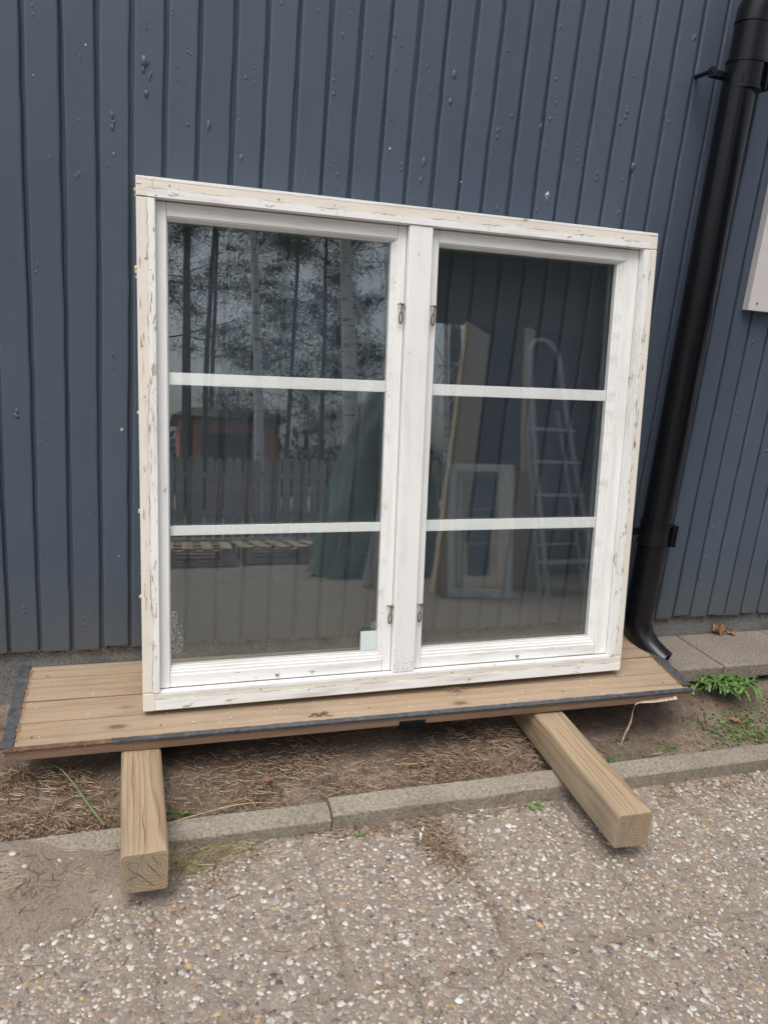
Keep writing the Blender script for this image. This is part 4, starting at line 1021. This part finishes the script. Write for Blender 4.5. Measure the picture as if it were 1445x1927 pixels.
def tree(x, y, h, trunk_r, kind, label, seed, lean=(0, 0), crown0=.45, dens=1.0, spread=1.0, fork=False):
    t = empty(kind, label, 'tree', (x, y, G-.03), 'trees behind the yard fence'); rr = random.Random(seed)
    mb = MB(); N = 10; tp = []
    for i in range(N+1):
        u = i/N; tp.append(Vector((lean[0]*u+.10*math.sin(u*4+seed), lean[1]*u+.08*math.cos(u*5+seed), h*u)))
    mb.tube(tp, [trunk_r*(1-.8*(i/N)) for i in range(N+1)], 12)
    cen = []; rad = []
    nb = int(44*max(dens, .6)) if kind != 'birch_tree' else 34
    for k in range(nb):
        u = crown0+(1-crown0)*((k+.5)/nb)+rr.uniform(-.02, .02); u = min(u, .985); i = u*N; base = tp[int(i)].lerp(tp[min(int(i)+1, N)], i-int(i))
        a = k*2.4+rr.uniform(-.4, .4); ln = spread*(.28*h)*(1.12-u)*rr.uniform(.65, 1.2)+.3
        if kind == 'birch_tree': end = base+Vector((math.cos(a)*ln*.8, math.sin(a)*ln*.8, ln*.9)); mid = base.lerp(end, .5)+Vector((0, 0, .15))
        else: end = base+Vector((math.cos(a)*ln, math.sin(a)*ln, ln*rr.uniform(-.1, .35))); mid = base.lerp(end, .5)+Vector((0, 0, .1*ln))
        r0 = trunk_r*(1-.8*u)*.20
        mb.tube([base, mid, end], [r0, r0*.6, r0*.15], 6)
        if kind == 'birch_tree':
            for q_ in range(16):
                s0 = mid.lerp(end, rr.random()); e = s0+Vector((rr.uniform(-.5, .5), rr.uniform(-.5, .5), rr.uniform(-.9, -.1))); mb.tube([s0, s0.lerp(e, .5)+Vector((0, 0, .12)), e], [.012, .008, .004], 3)
        else:
            for q_ in (.55, .8, 1.0): cen.append(base.lerp(end, q_)+Vector((0, 0, .05))); rad.append(rr.uniform(.4, 1.15)*(.6+.4*spread)*(1.15-.35*q_))
            for q_ in range(7):
                s0 = base.lerp(end, rr.random()); e = s0+Vector((rr.uniform(-.6, .6), rr.uniform(-.6, .6), rr.uniform(-.4, .3))); mb.tube([s0, e], [.009, .004], 3)
    mb.build('trunk', M['birch'] if kind == 'birch_tree' else M['bark'], t)
    if cen:
        V, F = leaf_cloud([tuple(c) for c in cen], rad, int(52000*dens), .055, seed, squash=.62, elong=8, soft=.9)
        np_mesh('crown', V, F, M['pinef'], t, smooth=False)
    else:
        cen = [tuple(tp[7]+Vector((rr.uniform(-1, 1), rr.uniform(-1, 1), rr.uniform(-1.5, 2)))) for _ in range(14)]
        V, F = leaf_cloud(cen, [1.2]*14, 4000, .03, seed); np_mesh('crown', V, F, M['twigm'], t, smooth=False)
    return t
tree(.95, -15.5, 11, .12, 'pine_tree', 'dark pine trunk reflected at the left edge of the left pane', 21, (.3, 0), .36, .30, .75)
tree(1.55, -18, 12, .085, 'pine_tree', 'leaning pine reflected right of the leftmost pine', 22, (.5, 0), .45, .16, .6)
tree(2.05, -21, 13, .08, 'pine_tree', 'slim distant pine reflected in the middle of the pine group', 23, (0, 0), .30, .14, .5)
tree(3.25, -15.5, 12, .06, 'pine_tree', 'dense dark pine reflected between the two birches', 24, (.2, 0), .14, 1.3, .55)
tree(4.35, -17.5, 13, .07, 'pine_tree', 'dense dark pine reflected behind the large birch', 25, (.1, 0), .12, 1.3, .6)
tree(7.4, -16, 12, .2, 'pine_tree', 'dark pine reflected beside the mullion', 26, (0, 0), .4, .3, .6)
tree(-.9, -17, 12, .2, 'pine_tree', 'pine standing left of the others beyond the fence', 27, (0, 0), .3, 1.0, 1.1)
tree(-3.5, -14, 11, .2, 'pine_tree', 'pine standing far left beyond the fence', 28, (0, 0), .3, 1.0, 1.1)
tree(2.02, -10.8, 9, .095, 'birch_tree', 'slim pale birch trunk reflected in the left pane', 31, (-.55, 0), .5)
tree(3.45, -10.8, 11, .155, 'birch_tree', 'thick pale birch trunk reflected near the mullion', 32, (-.35, 0), .42)
tree(5.8, -12.5, 9, .07, 'birch_tree', 'bare twiggy birch reflected beside the leaning planks', 33, (.2, 0), .10)
# far wood
V, F = leaf_cloud([(x+random.uniform(-1, 1), -36+random.uniform(-3, 3), random.uniform(-.5, 1.0)) for x in range(-24, 44, 2)], [2.2]*34, 16000, .35, 77, squash=.9)
tag(np_mesh('far_wood', V, F, M['pinef'], smooth=False), 'dark mass of far woodland behind the yard', 'woodland', kind='stuff')

# brick house
bh = empty('brick_house', 'low orange brick house reflected above the picket fence', 'house', (2.1, -19, G-.03))
def mat_brick():
    t = NT('orange_brick', .85, .2); br = t.n('ShaderNodeTexBrick'); br.inputs['Scale'].default_value = 4; br.inputs['Color1'].default_value = (.75, .29, .14, 1); br.inputs['Color2'].default_value = (.65, .25, .12, 1); br.inputs['Mortar'].default_value = (.3, .27, .23, 1)
    mp = t.n('ShaderNodeMapping'); mp.inputs['Rotation'].default_value = (R(90), 0, 0); t.l(t.tc.outputs['Object'], mp.inputs[0]); t.l(mp.outputs[0], br.inputs['Vector']); t.color(br.outputs['Color']); return t.m
M['brick'] = mat_brick()
b = MB(); b.box(-1.1, 1.5, -3, 0, 0, 2.35); b.build('wall', M['brick'], bh)
b = MB(); b.box(-1.3, 1.7, -3.3, .2, 2.36, 2.44); b.add([(-1.3, .2, 2.44), (1.7, .2, 2.44), (1.7, -3.3, 2.44), (-1.3, -3.3, 2.44), (-.8, -1.5, 2.8), (1.2, -1.5, 2.8)], [(0, 1, 5, 4), (1, 2, 5), (2, 3, 4, 5), (3, 0, 4)])
b.build('roof', simple('roof_tile', (.09, .05, .04), .8), bh)
b = MB(); b.box(-.45, .75, -.02, .04, .9, 2.05); f = b.build('window', simple('grey_frame', (.2, .2, .2), .6), bh, bevel=.01)
b = MB(); b.box(-.38, .68, .041, .05, .97, 1.98); b.build('glass', simple('dark_window', (.05, .06, .07), .15), f)

# picket fence
fn = empty('picket_fence', 'weathered grey wooden picket fence reflected across the left sash', 'fence', (0, -8.6, G-.03))
M['fence'] = simple('weathered_picket', (.42, .38, .33), .9, .35, 5, .5)
b = MB(); b.box(-2.6, 9, -.06, -.03, .30, .38); b.box(-2.6, 9, -.06, -.03, .82, .90); b.build('rails', M['fence'], fn)
pk = []
for i in range(-45, 68):
    if not (-2.5 <= i*.128 <= 8.9): continue
    pk.append(i*.128)
mesh0 = None
for j, x in enumerate(pk):
    rr = random.Random(j); hgt = 1.10+rr.uniform(-.02, .02)
    if mesh0 is None:
        b = MB(); w = .049
        pr = [(-w, .03), (w, .03), (w, 1.05), (w*.55, 1.085), (0, 1.115), (-w*.55, 1.085), (-w, 1.05)]
        vs = [(a, -.011, c) for a, c in pr]+[(a, .011, c) for a, c in pr]; n = len(pr)
        b.add(vs, [tuple(range(n)), tuple(range(n, 2*n))[::-1]]+[(k, n+k, n+(k+1) % n, (k+1) % n) for k in range(n)])
        o = b.build('picket', M['fence'], fn); mesh0 = o.data
    else:
        if j > 98: break
        o = bpy.data.objects.new('picket', mesh0); COL.objects.link(o); o.parent = fn
    o.location = (x+rr.uniform(-.006, .006), -.015, 0); o.rotation_euler = (0, rr.uniform(-.012, .012), 0); o.scale = (1, 1, hgt/1.1)

# pallets
M['pallet'] = simple('pallet_wood', (.42, .32, .22), .9, .35, 6, .4)
def pallet(x, y, rz, label):
    t = empty('pallet', label, 'pallet', (x, y, G-.005), 'wooden pallets lying in the yard'); t.rotation_euler = (0, 0, rz)
    b = MB()
    for k in range(7): b.box(-.6+k*.18, -.6+k*.18+.10, -.4, .4, .122, .144)
    b.build('top_boards', M['pallet'], t)
    b = MB()
    for yy in (-.4, -.05, .30): b.box(-.6, .58, yy, yy+.1, .1005, .1215); b.box(-.6, .58, yy, yy+.1, 0, .0195)
    b.build('stringers', M['pallet'], t)
    b = MB()
    for yy in (-.4, -.05, .30):
        for xx in (-.6, -.06, .46): b.box(xx, xx+.12, yy, yy+.1, .02, .10)
    b.build('blocks', M['pallet'], t)
pallet(.45, -5.8, .03, 'pallet at the left of the row reflected in the bottom left pane')
pallet(1.70, -5.95, -.04, 'pallet nearest the green heap, reflected in the bottom left pane')
pallet(-.85, -5.7, .02, 'pallet outside the left end of the reflected row')

# green tarpaulin heap
def tarp():
    N = 44; K = 16; vs = []; rg = random.Random(8)
    for j in range(K+1):
        v = j/K
        for i in range(N):
            a = 2*math.pi*i/N; r_ = (1-v)**.62*(.46+.03*math.sin(a*7+v*9)+.02*math.sin(a*13-v*17)+.015*math.sin(a*5+v*31))+.12*(v < .97)*(1-v*.8)+.015
            vs.append((r_*math.cos(a)*1.05+.08*v, r_*math.sin(a)*.8, 1.75*(v**.85)+.02*math.sin(a*9+v*20)))
    fs = [(j*N+i, j*N+(i+1) % N, (j+1)*N+(i+1) % N, (j+1)*N+i) for j in range(K) for i in range(N)]+[tuple(K*N+i for i in range(N))]
    b = MB(); b.add(vs, fs, 0, True); o = b.build('tarpaulin_heap', simple('green_tarpaulin', (.105, .15, .115), .6, .35, 6, .6)); o.location = (2.22, -4.7, G-.01)
    tag(o, 'tall heap under a dull green tarpaulin, reflected beside the mullion', 'tarpaulin')
tarp()
rk = empty('leaf_rake', 'green fan leaf rake reflected below the tarpaulin heap', 'rake', (1.68, -4.14, G))
b = MB(); b.tube([(.04, -.0, .20), (.30, -.12, 1.45)], .012, 8); b.build('handle', simple('rake_handle', (.32, .25, .17), .7), rk)
b = MB()
for k in range(15):
    a = (k-7)/7*.55; b.tube([(.04, 0, .20), (.04+math.sin(a)*.12, .03, .10), (.04+math.sin(a)*.24, .05, .0), (.04+math.sin(a)*.24, .085, -.01)], .004, 5)
b.build('tines', simple('rake_green', (.12, .30, .20), .5), rk)
for i, (x, dx) in enumerate(((1.80, .0), (1.865, .03))):
    b = MB(); b.box(-.025, .025, -.010, .010, 0, 1.5); o = b.build('white_lath', simple('white_lath_paint', (.62, .62, .60), .7), bevel=.002)
    o.location = (x, -3.62-.03*i, G+.002); o.rotation_euler = (R(6), R(12+dx*30), R(8))
    tag(o, ('white painted lath, nearest the rake, leaning by the heap' if i == 0 else 'white painted lath, farther from the rake, leaning by the heap'), 'lath', 'white laths leaning beside the heap')

# carport / shed opposite on the right
shd = empty('open_shed', 'dark open fronted shed reflected in the right sash', 'shed', (2.0, -4.35, G-.03))
M['shedwall'] = simple('shed_boards', (.045, .055, .07), .7, .3, 4, .3)
b = MB()
for k in range(54): b.box(.95+k*.12, .95+k*.12+.112, -.02+.0, .0, 0, 2.6)
b.box(.95, 7.4, -.06, -.021, 0, 2.6)
b.build('wall', M['shedwall'], shd)
b = MB(); b.box(.30, 8.0, -.3, .70, 2.62, 2.70); b.box(.30, 8.0, .701, .725, 2.02, 2.90); b.box(.27, .299, .30, .72, 2.30, 2.90)
b.build('roof', simple('shed_roof', (.07, .068, .06), .8), shd)
b = MB(); b.box(6.2, 6.32, .5, .62, 0, 2.62); b.build('post', M['shedwall'], shd)
M['board'] = mat_wood('pine_board', (.86, .66, .46), (.70, .48, .30), ring=60, axis='x', knots=True, greyf=.2)
def lean_board(p0, p1, w, th, label, group='boards leaning in the shed'):
    p0, p1 = Vector(p0), Vector(p1); ax = (p1-p0).normalized(); n = Vector((.42, .9, 0)); n = (n-ax*n.dot(ax)).normalized(); s_ = n.cross(ax)
    b = MB(); l = (p1-p0).length; b.box(0, l, -w/2, w/2, -th/2, th/2); o = b.build('plank', M['board'], bevel=.003)
    m_ = Matrix((ax, s_, n)).transposed().to_4x4(); m_.translation = p0; o.matrix_world = m_
    tag(o, label, 'plank', group)
lean_board((2.23, -3.10, G), (2.62, -3.52, 1.68), .27, .03, 'widest pale plank leaning in the shed, reflected left of the casement')
lean_board((2.95, -3.36, G), (3.07, -3.56, 1.72), .10, .025, 'narrow brown plank reflected behind the cardboard box')
# leaning casement
cs = empty('casement', 'small old white casement window propped up, reflected in the right sash', 'window', (2.235, -3.07, G))
a_ = Vector((.385, .16, 0)).normalized(); ang = math.atan2(a_.y, a_.x)
cs.rotation_euler = (R(5), 0, ang)
M['csw'] = mat_white('aged_casement_paint', base=(.80, .83, .80), wear=.2, dirt=.2)
cw, chh = .44, .92
b = MB(); b.box(0, .05, -.02, .02, 0, chh); b.box(cw-.05, cw, -.02, .02, 0, chh); b.box(.0505, cw-.0505, -.019, .019, 0, .06); b.box(.0505, cw-.0505, -.019, .019, chh-.05, chh)
b.box(.075, .087, .021, .03, .1, chh-.1); b.box(cw-.087, cw-.075, .021, .03, .1, chh-.1)
fr_ = b.build('frame', M['csw'], cs, bevel=.003)
b = MB(); b.box(.046, cw-.046, -.002, .002, .055, chh-.045); b.build('pane', M['glass'], cs)
# cardboard box
b = MB(); b.box(0, .27, 0, .25, 0, .5); b.box(.03, .25, .03, .22, .501, .88)
o = b.build('cardboard_boxes', simple('cardboard', (.38, .25, .15), .9, .15, 4), bevel=.004); o.location = (2.76, -3.52, G); tag(o, 'stacked brown cardboard reflected right of the casement', 'cardboard box')
# stepladder
ld = empty('stepladder', 'aluminium stepladder with looped top rail reflected at the right', 'ladder', (3.10, -3.42, G))
M['alu'] = simple('aluminium', (.60, .62, .64), .35, .1, 20, .05, .6)
b = MB(); hp = [(-.24, .42, 0), (-.19, .20, .9), (-.155, .08, 1.5), (-.145, .04, 1.72)]
arc = [(-.145*math.cos(a), .03-.02*math.sin(a), 1.74+.14*math.sin(a)) for a in [math.pi*k/10 for k in range(11)]]
b.tube(hp+arc+[(-x, y, z) for x, y, z in hp[::-1]], .016, 10); fm = b.build('frame', M['alu'], ld)
for k, z in enumerate((.22, .46, .70, .94, 1.18)):
    u = z/1.7; w = .235-.09*u; y = .40-.35*u
    b = MB(); b.box(-w, w, y-.06, y+.045, z, z+.022); b.build('step', M['alu'], ld, bevel=.003)
b = MB()
for sx in (-1, 1): b.tube([(sx*.215, .30, 0), (sx*.15, .02, 1.35)], .010, 8)
b.tube([(-.2, .23, .35), (.2, .23, .35)], .008, 6); b.build('rear_legs', M['alu'], ld)
ld.rotation_euler = (0, 0, R(-12))
